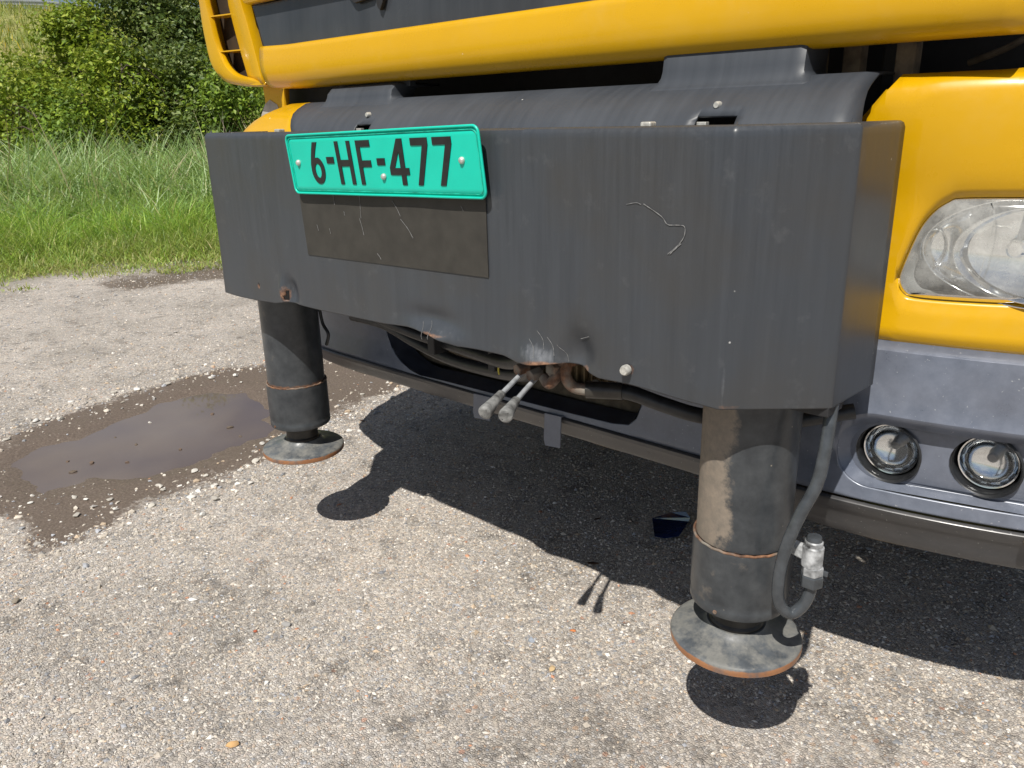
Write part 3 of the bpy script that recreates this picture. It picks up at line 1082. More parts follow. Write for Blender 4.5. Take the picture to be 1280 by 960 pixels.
# ---- small hardware under the sheet
for x, z in ((-1.10, .505), (-.93, .50), (-1.31, .52)):
    o = part(lathe('bolt', [(.0001, -.010), (.006, -.010), (.0075, -.006), (.0078, .004), (.013, .005), (.013, .008)], (x, 1.255, z), M['piston'], None, 'Y', 14))
part(box('hose_bracket', (-1.185, 1.03, .575), (-1.165, 1.10, .70), M['dark'], None, .002))
part(box('hose_bracket', (-.985, 1.0, .585), (-.968, 1.07, .70), M['dark'], None, .002))
# ---- hoses
def hose(pts, r, mat='rubber'):
    return part(tube('hydraulic_hose', catmull(pts, 8), r, M[mat], None, 12))
hose([(-1.50, 1.08, .60), (-1.41, 1.10, .589), (-1.302, 1.10, .564), (-1.179, 1.08, .555), (-1.034, 1.05, .565), (-.905, 1.0, .593), (-.85, .97, .625)], .0125)
hose([(-1.42, 1.02, .66), (-1.333, 1.02, .634), (-1.25, 1.05, .605), (-1.15, 1.06, .594), (-1.034, 1.03, .600), (-.92, .98, .618), (-.85, .96, .64)], .0125)
hc = hose([(-.72, .96, .615), (-.69, .975, .616), (-.655, .985, .615), (-.609, 1.0, .603), (-.556, 1.03, .588), (-.48, 1.10, .575), (-.38, 1.16, .60)], .012)
tube('ferrule', [(-.725, .958, .614), (-.672, .981, .6165)], .0138, M['piston'], hc, 14)
hose([(-1.664, 1.10, .60), (-1.655, 1.10, .555), (-1.635, 1.10, .530), (-1.647, 1.10, .500)], .004)
hose([(-1.56, 1.13, .62), (-1.42, 1.14, .575), (-1.28, 1.15, .535), (-1.15, 1.14, .525), (-1.0, 1.12, .54), (-.9, 1.05, .60)], .010)
ringp = [Vector((-.948 + .004 * math.cos(t), 1.012 + .002 * math.sin(t) - .018, .600 + .013 * math.sin(t))) for t in np.linspace(.9, 4.6, 12)]
part(tube('yellow_tie', ringp, .0016, m_plain('tie_yellow', (.55, .45, .05), .5), None, 8))

# ---- lower bumper: curved in plan, with the cooling opening and the fog lamp pocket
def bump_off(x):
    u = abs(x - CX)
    return 0.045 * max(0.0, (u - .6) / .31) ** 2 if u < 1.05 else 0.045 * (.45 / .31) ** 2 + (u - 1.05) * 1.1 + 3.0 * (u - 1.05) ** 2
OPEN_LO = [(-1.537, .535), (-1.525, .499), (-1.505, .478), (-1.482, .463), (-1.445, .449), (-1.41, .443), (-1.325, .446), (-1.097, .450), (-.943, .453), (-.843, .456), (-.806, .462), (-.790, .478), (-.780, .515)]
OPEN_HI = [(-1.537, .535), (-1.50, .580), (-1.45, .597), (-1.30, .600), (-.90, .600), (-.83, .590), (-.795, .560), (-.780, .515)]
PK0, PK1, PKL, PKH = -.416, -.085, .463, .571
def stadium_z(x, x0, x1, lo, hi, r):
    mid = (lo + hi) / 2
    if x <= x0 or x >= x1:
        return mid, mid
    half = (hi - lo) / 2
    e = min(x - x0, x1 - x)
    h = half if e >= r else half * math.sqrt(max(0, 1 - ((r - e) / r) ** 2))
    return mid - h, mid + h
def bx_cols(a, b, n, r):
    t = np.linspace(0, 1, n)
    core = a + (b - a) * t
    e1 = a + r * (1 - np.cos(np.linspace(0, math.pi / 2, 12)))
    e2 = b - r * (1 - np.cos(np.linspace(0, math.pi / 2, 12)))
    return list(core) + list(e1) + list(e2)
xs = list(np.linspace(CX - 1.17, CX + 1.17, 90)) + [p[0] for p in OPEN_LO] + bx_cols(PK0, PK1, 16, .055)
xs += list(-1.537 + .06 * (1 - np.cos(np.linspace(0, 1.57, 10)))) + list(-.78 - .06 * (1 - np.cos(np.linspace(0, 1.57, 10))))
xs = sorted(set(round(float(x), 4) for x in xs))
xs = [x for i, x in enumerate(xs) if i == 0 or x - xs[i - 1] > .0008]
def prof_y(z):
    return float(np.interp(z, [.44, .455, .50, .575, .580, .60, .685, .693, .70], [1.197, 1.200, 1.207, 1.203, 1.196, 1.203, 1.214, 1.220, 1.235]))
U = 9
V = []
for i in range(2 * U):
    for x in xs:
        if -1.537 < x < -.780:
            lo, hi_ = lerp_table(OPEN_LO, x), lerp_table(OPEN_HI, x)
        elif PK0 < x < PK1:
            lo, hi_ = stadium_z(x, PK0, PK1, PKL, PKH, .055)
        else:
            lo = hi_ = .517
        if i < U:
            z = .698 + (hi_ - .698) * (i / (U - 1))
        else:
            z = lo + (.441 - lo) * ((i - U) / (U - 1))
        V.append((x, prof_y(z) + bump_off(x), z))
F = grid_faces(2 * U, len(xs), lambda i, j: i == U - 1)
me = mesh('bumper', V, F, 30)
bm = bmesh.new()
bm.from_mesh(me)
bmesh.ops.remove_doubles(bm, verts=bm.verts, dist=.0004)
bmesh.ops.recalc_face_normals(bm, faces=bm.faces)
bm.to_mesh(me)
bm.free()
bumper = part(link('bumper', me, M['bumper']))
solid(bumper, .004, 0.0)
# lower lip, caked with road dirt
V = []
lp = [(1.193, .441), (1.190, .437), (1.192, .430), (1.204, .426), (1.214, .410), (1.218, .398), (1.224, .390), (1.30, .385), (1.45, .388)]
lx = list(np.linspace(CX - 1.15, CX + 1.15, 80))
for y, z in lp:
    for x in lx:
        sag = -.024 * smooth01((x - CX - .42) / .28)
        V.append((x, y + bump_off(x) + .002, z + float(sag) * (1 if z < .42 else .5 if z < .428 else .15)))
lip = link('lower_lip', mesh('lower_lip', V, grid_faces(len(lp), len(lx)), 35), M['lip'], bumper)
solid(lip, .003, 0)
# rusty steel edge below the lip
V = []
for y, z in ((1.236, .392), (1.238, .383), (1.25, .380), (1.40, .378)):
    for x in lx:
        V.append((x, y + bump_off(x), z + .002 * math.sin(x * 23) - .024 * float(smooth01((x - CX - .42) / .28))))
link('rusty_edge', mesh('rusty_edge', V, grid_faces(4, len(lx)), 35), M['bracket'], bumper)
# sloping blue-black lip inside the cooling opening
V = []
ox = list(np.linspace(-1.535, -.782, 40))
for y, dzv in ((1.203, 0.0), (1.225, .002), (1.245, .004), (1.262, .006)):
    for x in ox:
        V.append((x, y, lerp_table(OPEN_LO, x) + dzv - .002))
link('opening_lip', mesh('opening_lip', V, grid_faces(4, 40), 60), M['bluelip'], bumper)
# two steel tabs under the opening
for x0, x1, ztop, zb in ((-1.215, -1.163, .440, .386), (-1.006, -.962, .442, .374)):
    V = [(x0, 1.186, ztop), (x1, 1.186, ztop + .002), (x1 + .001, 1.181, zb + .004), (x0 + .006, 1.181, zb), (x0, 1.183, zb + .012)]
    F = [(0, 4, 3, 2, 1)]
    V += [(x0, 1.215, ztop), (x1, 1.215, ztop)]
    F += [(0, 1, 6, 5)]
    solid(link('steel_tab', mesh('steel_tab', V, F), M['bumper'], bumper), .003, 0)
# radiator behind the opening with dusty cross bar
rad = part(box('radiator', (-1.75, 1.33, .40), (-.45, 1.37, .72), M['radiator'], None))
for k in range(46):
    x = -1.60 + k * .0205
    box('fin', (x, 1.316, .44), (x + .004, 1.3295, .62), M['radiator'], rad)
part(tube('cross_bar', [(-1.75, 1.29, .462), (-.45, 1.29, .462)], .018, M['bracket'], None))
part(box('tow_plate', (-1.47, 1.285, .470), (-1.28, 1.31, .53), M['bracket'], None, .006))
# fog lamp pocket
def stad_loop(x0, x1, lo, hi, r, n=14):
    half = (hi - lo) / 2
    mid = (lo + hi) / 2
    out = []
    for k in range(n + 1):
        t = math.pi / 2 + math.pi * k / n
        out.append((x0 + r + r * math.cos(t), mid + half * math.sin(t)))
    for k in range(n + 1):
        t = -math.pi / 2 + math.pi * k / n
        out.append((x1 - r + r * math.cos(t), mid + half * math.sin(t)))
    return out
l0 = stad_loop(PK0 - .002, PK1 + .002, PKL - .002, PKH + .002, .055)
l1 = stad_loop(PK0 + .014, PK1 - .014, PKL + .006, PKH - .006, .050)
FOG = [(-.348, .517, .0465), (-.218, .522, .0465)]
def pk_y(x, d):
    return 1.207 + bump_off(x) + d
V = [(x, pk_y(x, .000), z) for x, z in l0] + [(x, pk_y(x, .016), z) for x, z in l1]
n = len(l0)
F = [(i, (i + 1) % n, n + (i + 1) % n, n + i) for i in range(n)]
pw_ = link('pocket_wall', mesh('pocket_wall', V, F, 60), M['bumper'], bumper)
circ = lambda cx, cz, r, n=28: [(cx + r * math.cos(2 * math.pi * k / n), cz + r * math.sin(2 * math.pi * k / n)) for k in range(n)]
floor = slab('pocket_floor', l1, [circ(c[0], c[1], c[2]) for c in FOG], lambda u, v, d: (u, pk_y(u, .0162) + d, v), .004, M['bumper'], bumper)
for cx_, cz_, r_ in FOG:
    yb = pk_y(cx_, .018)
    fl = part(lathe('fog_lamp', [(r_ + .004, -.0015), (r_ + .0015, -.0035), (r_ - .001, -.001), (r_ - .0015, .012), (r_ - .003, .030), (r_ - .004, .07), (.0005, .075)], (cx_, yb, cz_), M['rubber'], None, 'Y', 36))
    lathe('bezel', [(r_ - .0045, .020), (r_ - .0055, .016), (r_ - .0075, .0165), (r_ - .0085, .022)], (cx_, yb, cz_), M['chrome'], fl, 'Y', 40)
    bowl = [(r_ - .0085, .021)] + [((r_ - .0085) * math.cos(a), .021 + .019 * math.sin(a)) for a in np.linspace(.1, 1.45, 10)]
    lathe('reflector', bowl, (cx_, yb, cz_), M['flute'], fl, 'Y', 18, 12)
    lathe('bulb', [(.0001, .028), (.0060, .0285), (.0075, .031), (.0075, .050)], (cx_ + .002, yb, cz_ + .003), M['bulb'], fl, 'Y', 20)
    lens = [((r_ - .0065) * math.sin(a), .020 - .011 * math.cos(a)) for a in np.linspace(.02, 1.5, 10)]
    lathe('lens', lens, (cx_, yb, cz_), M['foglens'], fl, 'Y', 40, 180)
lathe('bolt', [(.0001, -.004), (.008, -.004), (.010, 0), (.012, .006)], (-.141, 1.245, .425), M['rust'], bumper, 'Y', 16)

# ---- yellow headlamp panel
HL = [(-.075, .905), (-.10, .909), (-.15, .911), (-.222, .911), (-.297, .9085), (-.316, .902), (-.334, .886), (-.349, .860), (-.363, .813), (-.3675, .787), (-.358, .769), (-.340, .763), (-.277, .763), (-.199, .766),
      (-.12, .772), (-.085, .782), (-.066, .805), (-.06, .84), (-.062, .88)]
_h = [Vector((a, b, 0)) for a, b in HL]
_h = catmull(_h[-2:] + _h + _h[:2], 5)[10:-10]
HL = [(p.x, p.y) for p in _h[:-1]]
def hl_bounds(x):
    zs = []
    n = len(HL)
    for i in range(n):
        (ax, az), (bx_, bz) = HL[i], HL[(i + 1) % n]
        if (ax - x) * (bx_ - x) <= 0 and ax != bx_:
            zs.append(az + (bz - az) * (x - ax) / (bx_ - ax))
    return (min(zs), max(zs)) if len(zs) >= 2 else None
def yp_prof(z):
    return float(np.interp(z, [.690, .696, .712, .75, .90, .96, 1.00, 1.03, 1.055, 1.068, 1.072], [1.240, 1.226, 1.218, 1.222, 1.222, 1.213, 1.210, 1.210, 1.213, 1.221, 1.236]))
def ytop(x):
    return 1.070 + .006 * float(smooth01((x + .27) / .05))
xl = sorted(set([round(float(x), 4) for x in list(np.linspace(-.46, CX + 1.17, 60)) + [p[0] for p in HL] + list(-.3675 + .03 * (1 - np.cos(np.linspace(0, 1.57, 10))))]))
xl = [x for i, x in enumerate(xl) if i == 0 or x - xl[i - 1] > .0008]
def left_cut(z):
    return float(np.interp(z, [.69, 1.01, 1.04, 1.058, 1.072], [-.455, -.432, -.412, -.402, -.392]))
V = []
UU = 14
for i in range(2 * UU):
    for x in xl:
        b = hl_bounds(x)
        lo, hi_ = b if b else (.785, .785)
        if i < UU:
            s = i / (UU - 1)
            zt = ytop(x)
            z = zt + (hi_ - zt) * (1 - (1 - s) ** 1.0)
        else:
            z = lo + (.690 - lo) * ((i - UU) / (UU - 1))
        xx = max(x, left_cut(z))
        rim = 0.0
        dlo, dhi = (abs(z - lo), abs(z - hi_)) if b else (1, 1)
        if b:
            rim = .006 * max(0, 1 - min(dlo, dhi) / .02)
        V.append((xx, yp_prof(z) + bump_off(xx) + rim, z))
F = grid_faces(2 * UU, len(xl), lambda i, j: i == UU - 1)
me = mesh('headlamp_panel', V, F, 50)
bm = bmesh.new()
bm.from_mesh(me)
bmesh.ops.remove_doubles(bm, verts=bm.verts, dist=.0005)
bmesh.ops.recalc_face_normals(bm, faces=bm.faces)
bm.to_mesh(me)
bm.free()
hpanel = part(link('headlamp_panel', me, M['yellow']))
solid(hpanel, .003, 0)
# narrow strip beside the panel
slab('panel_strip', [(-.452, 1.00), (-.428, 1.00), (-.399, 1.052), (-.412, 1.052)], [], lambda u, v, d: (u, 1.232 + bump_off(u) - d, v), .006, M['yellow'], hpanel)
# dark strip painting the shade of the gap below the yellow panel
V = []
for y, z in ((1.226, .700), (1.232, .685)):
    for x in lx:
        V.append((x, y + bump_off(x) + .012, z))
solid(link('gap_strip', mesh('gap_strip', V, grid_faces(2, len(lx))), M['dark'], bumper), .006, 0)

# ---- headlamp
hlmp = part(lathe('headlamp', [(.0001, .11), (.19, .11), (.19, .09)], (-.215, 1.235, .838), M['dark'], None, 'Y', 24))
hz = [(x, z) for x, z in HL]
hcx, hcz = -.215, .838
def scaled(s, dy):
    return [(hcx + (x - hcx) * s, 1.228 + bump_off(x) + dy, hcz + (z - hcz) * s) for x, z in hz]
n = len(hz)
rings = [scaled(1.015, -.001), scaled(.995, .010), scaled(.97, .034), scaled(.93, .042)]
V = [p for r_ in rings for p in r_]
F = [(i * n + k, i * n + (k + 1) % n, (i + 1) * n + (k + 1) % n, (i + 1) * n + k) for i in range(3) for k in range(n)]
link('housing', mesh('housing', V, F, 50), M['housing'], hlmp)
def ebowl(name, cx_, cz_, rx, rz, y0, depth, mat, n=40, a0=0.0):
    Vv, Ff = [], []
    m = 9
    for i in range(m):
        t = i / (m - 1)
        s = math.cos(t * 1.45)
        for k in range(n):
            a = 2 * math.pi * k / n
            Vv.append((cx_ + rx * s * math.cos(a), y0 + depth * math.sin(t * 1.45), cz_ + rz * s * math.sin(a)))
    for i in range(m - 1):
        for k in range(n):
            Ff.append((i * n + k, (i + 1) * n + k, (i + 1) * n + (k + 1) % n, i * n + (k + 1) % n))
    return link(name, mesh(name, Vv, Ff, 60), mat, hlmp)
ebowl('reflector', -.195, .836, .150, .0745, 1.262, .035, M['chrome'])
ebowl('reflector', -.185, .834, .118, .066, 1.258, .075, M['chrome'])
ebowl('reflector', -.333, .832, .020, .030, 1.264, .02, M['chrome'], 24)
lathe('ring', [(.0002, 0)], (0, 0, 0), M['chrome'], hlmp) if False else None
def ell_ring(cx_, cz_, rx, rz, y, r, mat, nm):
    pts = [Vector((cx_ + rx * math.cos(t), y, cz_ + rz * math.sin(t))) for t in np.linspace(0, 2 * math.pi, 60)]
    Vv, Ff = tube_data(pts, r, 8, False)
    link(nm, mesh(nm, Vv, Ff, 180), mat, hlmp)
ell_ring(-.195, .836, .150, .0745, 1.261, .0012, M['chrome'], 'reflector_rim')
ell_ring(-.185, .834, .118, .066, 1.257, .0012, M['chrome'], 'reflector_rim')
tube('bulb_holder', [(-.231, 1.345, .838), (-.231, 1.285, .838)], .0125, M['bulb'], hlmp, 20)
lathe('bulb_shield', [(.0001, 0), (.009, .0005), (.0125, .004), (.0128, .012)], (-.231, 1.275, .838), M['chrome'], hlmp, 'Y', 24)
tube('shield_stay', [(-.231, 1.283, .838), (-.226, 1.286, .885)], .004, M['bulb'], hlmp, 10)
# clear cover
V, F = [], []
for i, (s, dy) in enumerate(((1.0, .000), (.95, -.006), (.8, -.013), (.55, -.019), (.25, -.022), (.02, -.0225))):
    V += [(hcx + (x - hcx) * s, 1.229 + bump_off(hcx + (x - hcx) * s) + dy, hcz + (z - hcz) * s) for x, z in hz]
F = [(i * n + k, (i + 1) * n + k, (i + 1) * n + (k + 1) % n, i * n + (k + 1) % n) for i in range(5) for k in range(n)]
link('lens', mesh('lens', V, F, 180), M['lens'], hlmp)
# moulded ribs on the cover
for pts in ([(-.262, .907), (-.256, .880), (-.258, .845), (-.263, .80)], [(-.287, .865), (-.272, .862), (-.258, .872), (-.235, .872)]):
    tube('rib', catmull([(x, 1.222 + bump_off(x) - .006, z) for x, z in pts], 5), .0008, M['lens'], hlmp, 6)

def mirrored(o, parent=None):
    c = o.copy()
    COL.objects.link(c)
    c.parent = parent if parent is not None else truck
    if parent is None:
        c.location = OFF + Vector((2 * CX, 0, 0))
        c.scale = (-1, 1, 1)
    return c
for src in (hpanel, hlmp):
    kids = list(src.children)
    cpy = mirrored(src)
    for ch in kids:
        mirrored(ch, cpy)

# ---- black step cover between bumper beam and bonnet
cp = [(1.090, .985), (1.102, 1.008), (1.108, 1.0165), (1.113, 1.0225), (1.127, 1.036), (1.146, 1.050), (1.168, 1.0605), (1.188, 1.068), (1.206, 1.0745), (1.222, 1.0765), (1.27, 1.077)]
cxs = sorted(set([round(float(x), 4) for x in list(np.linspace(-1.70, -.392, 70)) + [-1.470, -1.420, -.640, -.575]]))
V = []
for i, (y, z) in enumerate(cp):
    for x in cxs:
        e = min(1.0, -.392 - x)
        yy = y + .022 * max(0, 1 - e / .022) ** 2
        xx = x - (.008 + (z - 1.0) * .30) * smooth01((x + .46) / .06) - (z - 1.0) * 1.25 * smooth01((-1.60 - x) / .10)
        V.append((float(xx), yy, z))
nc_ = len(cxs)
def slot(i, j):
    x = (cxs[j] + cxs[j + 1]) / 2
    return i in (1, 2) and (-1.470 < x < -1.420 or -.640 < x < -.575)
step = part(link('step_cover', mesh('step_cover', V, grid_faces(len(cp), nc_, slot), 45), M['cover']))
solid(step, .004, -1.0)
def pad(x0, x1, hh, fil):
    # swells out of the step cover with a fillet and runs up under the bonnet
    n = 34
    V = []
    rows_ = [(1.166, 1.058, 0.0), (1.180, 1.0665, .15), (1.186, 1.074, .5), (1.189, 1.082, .8), (1.192, 1.092, 1.0), (1.197, hh - .012, 1.0), (1.204, hh - .003, 1.0), (1.216, hh, 1.0), (1.27, hh + .002, 1.0)]
    for y, z, k in rows_:
        for q in range(n):
            t = q / (n - 1)
            spread = fil * (1 - k) ** 2
            xa, xb = x0 - spread, x1 + spread
            e = min(t, 1 - t)
            rnd = max(0, 1 - e / .06) ** 2
            V.append((xa + (xb - xa) * t, y + .012 * rnd + (.05 if q in (0, n - 1) else 0), z - (.006 * rnd if z > hh - .005 else 0)))
    o = link('tread_pad', mesh('tread_pad', V, grid_faces(len(rows_), n), 50), M['cover'], step)
    solid(o, .003, -1)
pad(-1.690, -1.437, 1.108, .020)
pad(-.763, -.510, 1.135, .022)
slab('tread_pad', [(-1.690, 1.10), (-1.43, 1.10), (-1.43, 1.14), (-1.690, 1.14)], [], lambda u, v, d: (u, 1.235 + d, v), .02, M['cover'], step, .002)
for x, z in ((-1.447, 1.041), (-.616, 1.037)):
    lathe('bolt', [(.0001, -.006), (.004, -.006), (.0055, -.003), (.0058, .004)], (x, 1.128, z), M['bolt'], step, 'Y', 12)
    box('clip', (x - .024, 1.110, 1.006), (x - .008, 1.12, 1.014), M['bolt'], step, .001)

# added black backing standing in for shade, and brackets, in the bonnet gap
part(box('void_backing', (CX - 1.10, 1.50, .70), (CX + 1.10, 1.54, 1.30), M['dark'], None))
for x0, x1, y0 in ((-.545, -.525, 1.27), (-.505, -.478, 1.30), (-.425, -.398, 1.29)):
    part(box('bracket', (x0, y0, .98), (x1, y0 + .03, 1.20), M['bracket'], None, .002))
part(box('bracket', (-.468, 1.36, .98), (-.432, 1.40, 1.20), M['dark'], None, .004))
part(tube('cable', catmull([(-.36, 1.42, 1.09), (-.30, 1.40, 1.11), (-.24, 1.40, 1.15)], 6), .005, M['bracket'], None))
part(box('dark_gap_filler', (-2.10, 1.33, .95), (-1.70, 1.35, 1.25), M['dark'], None))  # dark sheet added for the shade between pillar and pad
for x0 in (-1.74, -1.80):
    part(tube('cable', catmull([(x0, 1.36, 1.03), (x0 + .012, 1.35, 1.08), (x0 - .008, 1.36, 1.16)], 6), .008, M['rubber'], None))

# ---- bonnet bar (yellow) with the dark grille insert above it
bp = [(1.30, 1.125), (1.235, 1.1135), (1.215, 1.1125), (1.203, 1.1145), (1.192, 1.121), (1.184, 1.132), (1.180, 1.148), (1.179, 1.165), (1.181, 1.183), (1.1835, 1.198), (1.185, 1.2055), (1.1875, 1.2085), (1.192, 1.2105), (1.206, 1.2115), (1.222, 1.2105)]
bx_ = list(np.linspace(-1.945, CX + .85, 70))
V = []
for y, z in bp:
    for x in bx_:
        V.append((x - (z - 1.115) * .10 * float(smooth01((-1.80 - x) / .1)), y + .02 * max(0, (abs(x - CX) - .6) / .3) ** 2 * .6, z + .006 * float(smooth01((-1.8 - x) / .2))))
bonnet = part(link('bonnet_bar', mesh('bonnet_bar', V, grid_faces(len(bp), len(bx_)), 50), M['yellow']))
solid(bonnet, .004, 0)
# grille insert
gi = [(-1.967, 1.2115), (CX + .868, 1.2115), (CX + .91, 1.318), (-2.010, 1.318)]
insert = part(slab('grille_insert', gi, [], lambda u, v, d: (u, 1.219 + (v - 1.21) * .03 - d, v), .004, M['insert'], None, .001))
for pts in ([(-1.615, 1.330), (-1.575, 1.2835), (-1.565, 1.278), (-1.505, 1.284), (-1.495, 1.30), (-1.495, 1.33)],
            [(-1.493, 1.33), (-1.493, 1.285), (-1.487, 1.262), (-1.479, 1.255), (-1.470, 1.268), (-1.462, 1.285), (-1.460, 1.33)]):
    slab('emblem', pts, [], lambda u, v, d: (u, 1.2145 - d, v), .010, M['dark'], insert, .0015)
# yellow frame over the insert
fo = [(-2.012, 1.320), (CX + .905, 1.320), (CX + .95, 1.46), (-2.055, 1.46)]
part(slab('front_panel', fo, [], lambda u, v, d: (u, 1.222 - d, v), .030, M['yellow'], None, .008))
# upper cab, windscreen and body for the shadow it throws
part(box('cab_front', (CX - .95, 1.226, 1.462), (CX + .95, 1.30, 1.75), M['yellow'], None, .02))
part(box('cab_body', (CX - 1.16, 1.62, 1.12), (CX + 1.16, 3.1, 2.75), M['yellow'], None, .05))
part(slab('windscreen', [(CX - 1.05, 1.75), (CX + 1.05, 1.75), (CX + 1.0, 2.6), (CX - 1.0, 2.6)], [], lambda u, v, d: (u, 1.24 + (v - 1.75) * .28 - d, v), .006, M['glass'], None))
part(box('dashboard', (CX - 1.05, 1.30, 1.60), (CX + 1.05, 1.62, 1.75), M['dark'], None))
part(box('roof', (CX - 1.08, 1.46, 2.60), (CX + 1.08, 1.64, 2.75), M['yellow'], None, .03))
for s in (-1, 1):
    part(box('chassis_rail', (CX + s * .45 - .04, 1.55, .62), (CX + s * .45 + .04, 5.5, .86), M['dark'], None, .005))
    wh = part(lathe('wheel', [(.20, .02), (.46, 0), (.50, .03), (.50, .27), (.46, .30), (.28, .30)], (0, 0, 0), M['tyre'], None, 'Y', 40))
    for v in wh.data.vertices:
        a, b, c = v.co
        v.co = (CX + s * (.80 + b), 2.55 + a, .48 + c)
    hb = lathe('hub', [(.0001, .22), (.12, .22), (.14, .16), (.27, .15), (.29, .28)], (0, 0, 0), M['bracket'], wh, 'Y', 30)
    for v in hb.data.vertices:
        a, b, c = v.co
        v.co = (CX + s * (.80 + b), 2.55 + a, .48 + c)
for s in (-1, 1):
    part(box('leak_filler', (CX + s * 1.05 - .09, 1.44, .45), (CX + s * 1.05 + .09, 2.02, 1.12), M['dark'], None, .02))  # unseen filler boxes added to stop sun leaking under the truck
part(tube('front_axle', [(CX - .9, 2.55, .48), (CX + .9, 2.55, .48)], .06, M['dark'], None))
part(box('engine', (CX - .38, 1.6, .50), (CX + .38, 3.0, 1.10), M['dark'], None, .05))
part(box('crane_bed', (CX - 1.2, 3.3, .95), (CX + 1.2, 6.0, 1.35), M['yellow'], None, .03))

# ---- left corner air vane with slots
VO = [(-2.275, 1.47), (-2.270, 1.40), (-2.266, 1.359), (-2.264, 1.298), (-2.258, 1.256), (-2.246, 1.204), (-2.219, 1.171), (-2.170, 1.144), (-2.110, 1.130), (-2.05, 1.126), (-1.985, 1.126)]
VI = [(-2.238, 1.47), (-2.227, 1.40), (-2.217, 1.354), (-2.205, 1.303), (-2.192, 1.251), (-2.179, 1.220), (-2.150, 1.181), (-2.102, 1.155), (-2.036, 1.138), (-2.00, 1.132), (-1.982, 1.130)]
def dens(pts, k=4):
    return [(p.x, p.y) for p in catmull([Vector((a, b, 0)) for a, b in pts], k)]
VO = [(a - .028, b) for a, b in VO[:-3]] + VO[-3:]
VI = [(a - .026, b) for a, b in VI[:-3]] + VI[-3:]
vo, vi = dens(VO), dens(VI)
V, F = [], []
n = len(vo)
def vane_y(x):
    return 1.220
rows = []
rows.append([(a, vane_y(a) + .12, b + .004) for a, b in vo])
rows.append([(a - .004, vane_y(a) + .05, b) for a, b in vo])
rows.append([(a, vane_y(a) + .006, b) for a, b in vo])
rows.append([(a + (c - a) * .4, vane_y(a) - .004, b + (d - b) * .4) for (a, b), (c, d) in zip(vo, vi)])
rows.append([(c, vane_y(c) - .004, d) for c, d in vi])
rows.append([(c + .003, vane_y(c) + .006, d + .003) for c, d in vi])
rows.append([(c + .001, vane_y(c) + .012, d + .003) for c, d in vi])
V = [p for r_ in rows for p in r_]
vane = part(link('corner_vane', mesh('corner_vane', V, grid_faces(len(rows), n), 60), M['yellow']))
solid(vane, .003, 0)
# inner wall of the vane beside the bonnet
V = []
strip_r = [(-2.068, 1.47), (-2.057, 1.337), (-2.035, 1.278), (-2.017, 1.219), (-1.998, 1.150), (-1.990, 1.131)]
strip_l = [(-2.165, 1.47), (-2.155, 1.335), (-2.140, 1.278), (-2.122, 1.219), (-2.100, 1.155), (-2.085, 1.143)]
for (a, b), (c, d) in zip(strip_r, strip_l):
    V += [(a + .012, 1.255, b), (a, 1.214, b), (a - .006, 1.213, b), ((a + c) / 2, 1.224, (b + d) / 2), (c, 1.236, d), (c + .002, 1.275, d)]
nr_ = len(strip_r)
F = [(i * 6 + j, i * 6 + j + 1, (i + 1) * 6 + j + 1, (i + 1) * 6 + j) for i in range(nr_ - 1) for j in range(5)]
solid(link('inner_wall', mesh('inner_wall', V, F, 50), M['yellow'], vane), .003, 0)
for zc, xr in ((1.223, -2.075), (1.315, -2.10)):
    xl_ = lerp_table([(b, a) for a, b in sorted(VI, key=lambda q: q[1])], zc)
    slab('slot_shelf', [(xl_ - .004, vane_y(xl_) - .002), (xr - .028, 1.236), (xr - .028, 1.261), (xl_, 1.261)], [], lambda u, v, d, zc=zc: (u, v, zc - .006 * (v - 1.24) / .2 - d), .003, M['yellow'], vane)
mid = [((a * .45 + c * .55), (b * .45 + d * .55)) for (a, b), (c, d) in zip(vo, vi)]
slab('slot_back', mid + [(-2.03, 1.13), (-2.06, 1.47)], [], lambda u, v, d: (u, 1.262 + d, v), .006, m_plain('slot_shade_brown', (.035, .02, .008), .8, 0, .4, 20), vane)  # brown darkened to carry the shade inside the slots
box('backing', (-2.03, 1.236, 1.19), (CX + .9, 1.242, 1.47), M['dark'], insert)
# lower left corner panel carries on the curve of the step cover
V = []
ts = list(np.linspace(0, 1, 14))
for y, z in cp:
    xr = -1.702 - max(0, z - 1.0) * 1.25
    xl_ = float(np.interp(z, [.98, 1.01, 1.04, 1.075], [-2.035, -2.02, -1.985, -1.915]))
    for t in ts:
        V.append((xr + (xl_ - xr) * t, y + .004 + .012 * t + .05 * max(0, (t - .7) / .3) ** 2, z - .001))
cpan = part(link('corner_panel', mesh('corner_panel', V, grid_faces(len(cp), len(ts)), 60), M['yellow']))
solid(cpan, .004, 0)
slab('pillar', [(-2.155, .98), (-2.00, .98), (-1.985, 1.06), (-1.975, 1.14), (-2.085, 1.14), (-2.080, 1.085), (-2.10, 1.06)], [], lambda u, v, d: (u, 1.285 - d, v), .02, M['yellow'], cpan, .006)
slab('dried_mud', [(-2.150, .985), (-2.01, .985), (-2.0, 1.045), (-2.015, 1.078), (-2.05, 1.092), (-2.077, 1.080), (-2.096, 1.058)], [], lambda u, v, d: (u, 1.2650 - d, v), .0015, M['smoke'], cpan)

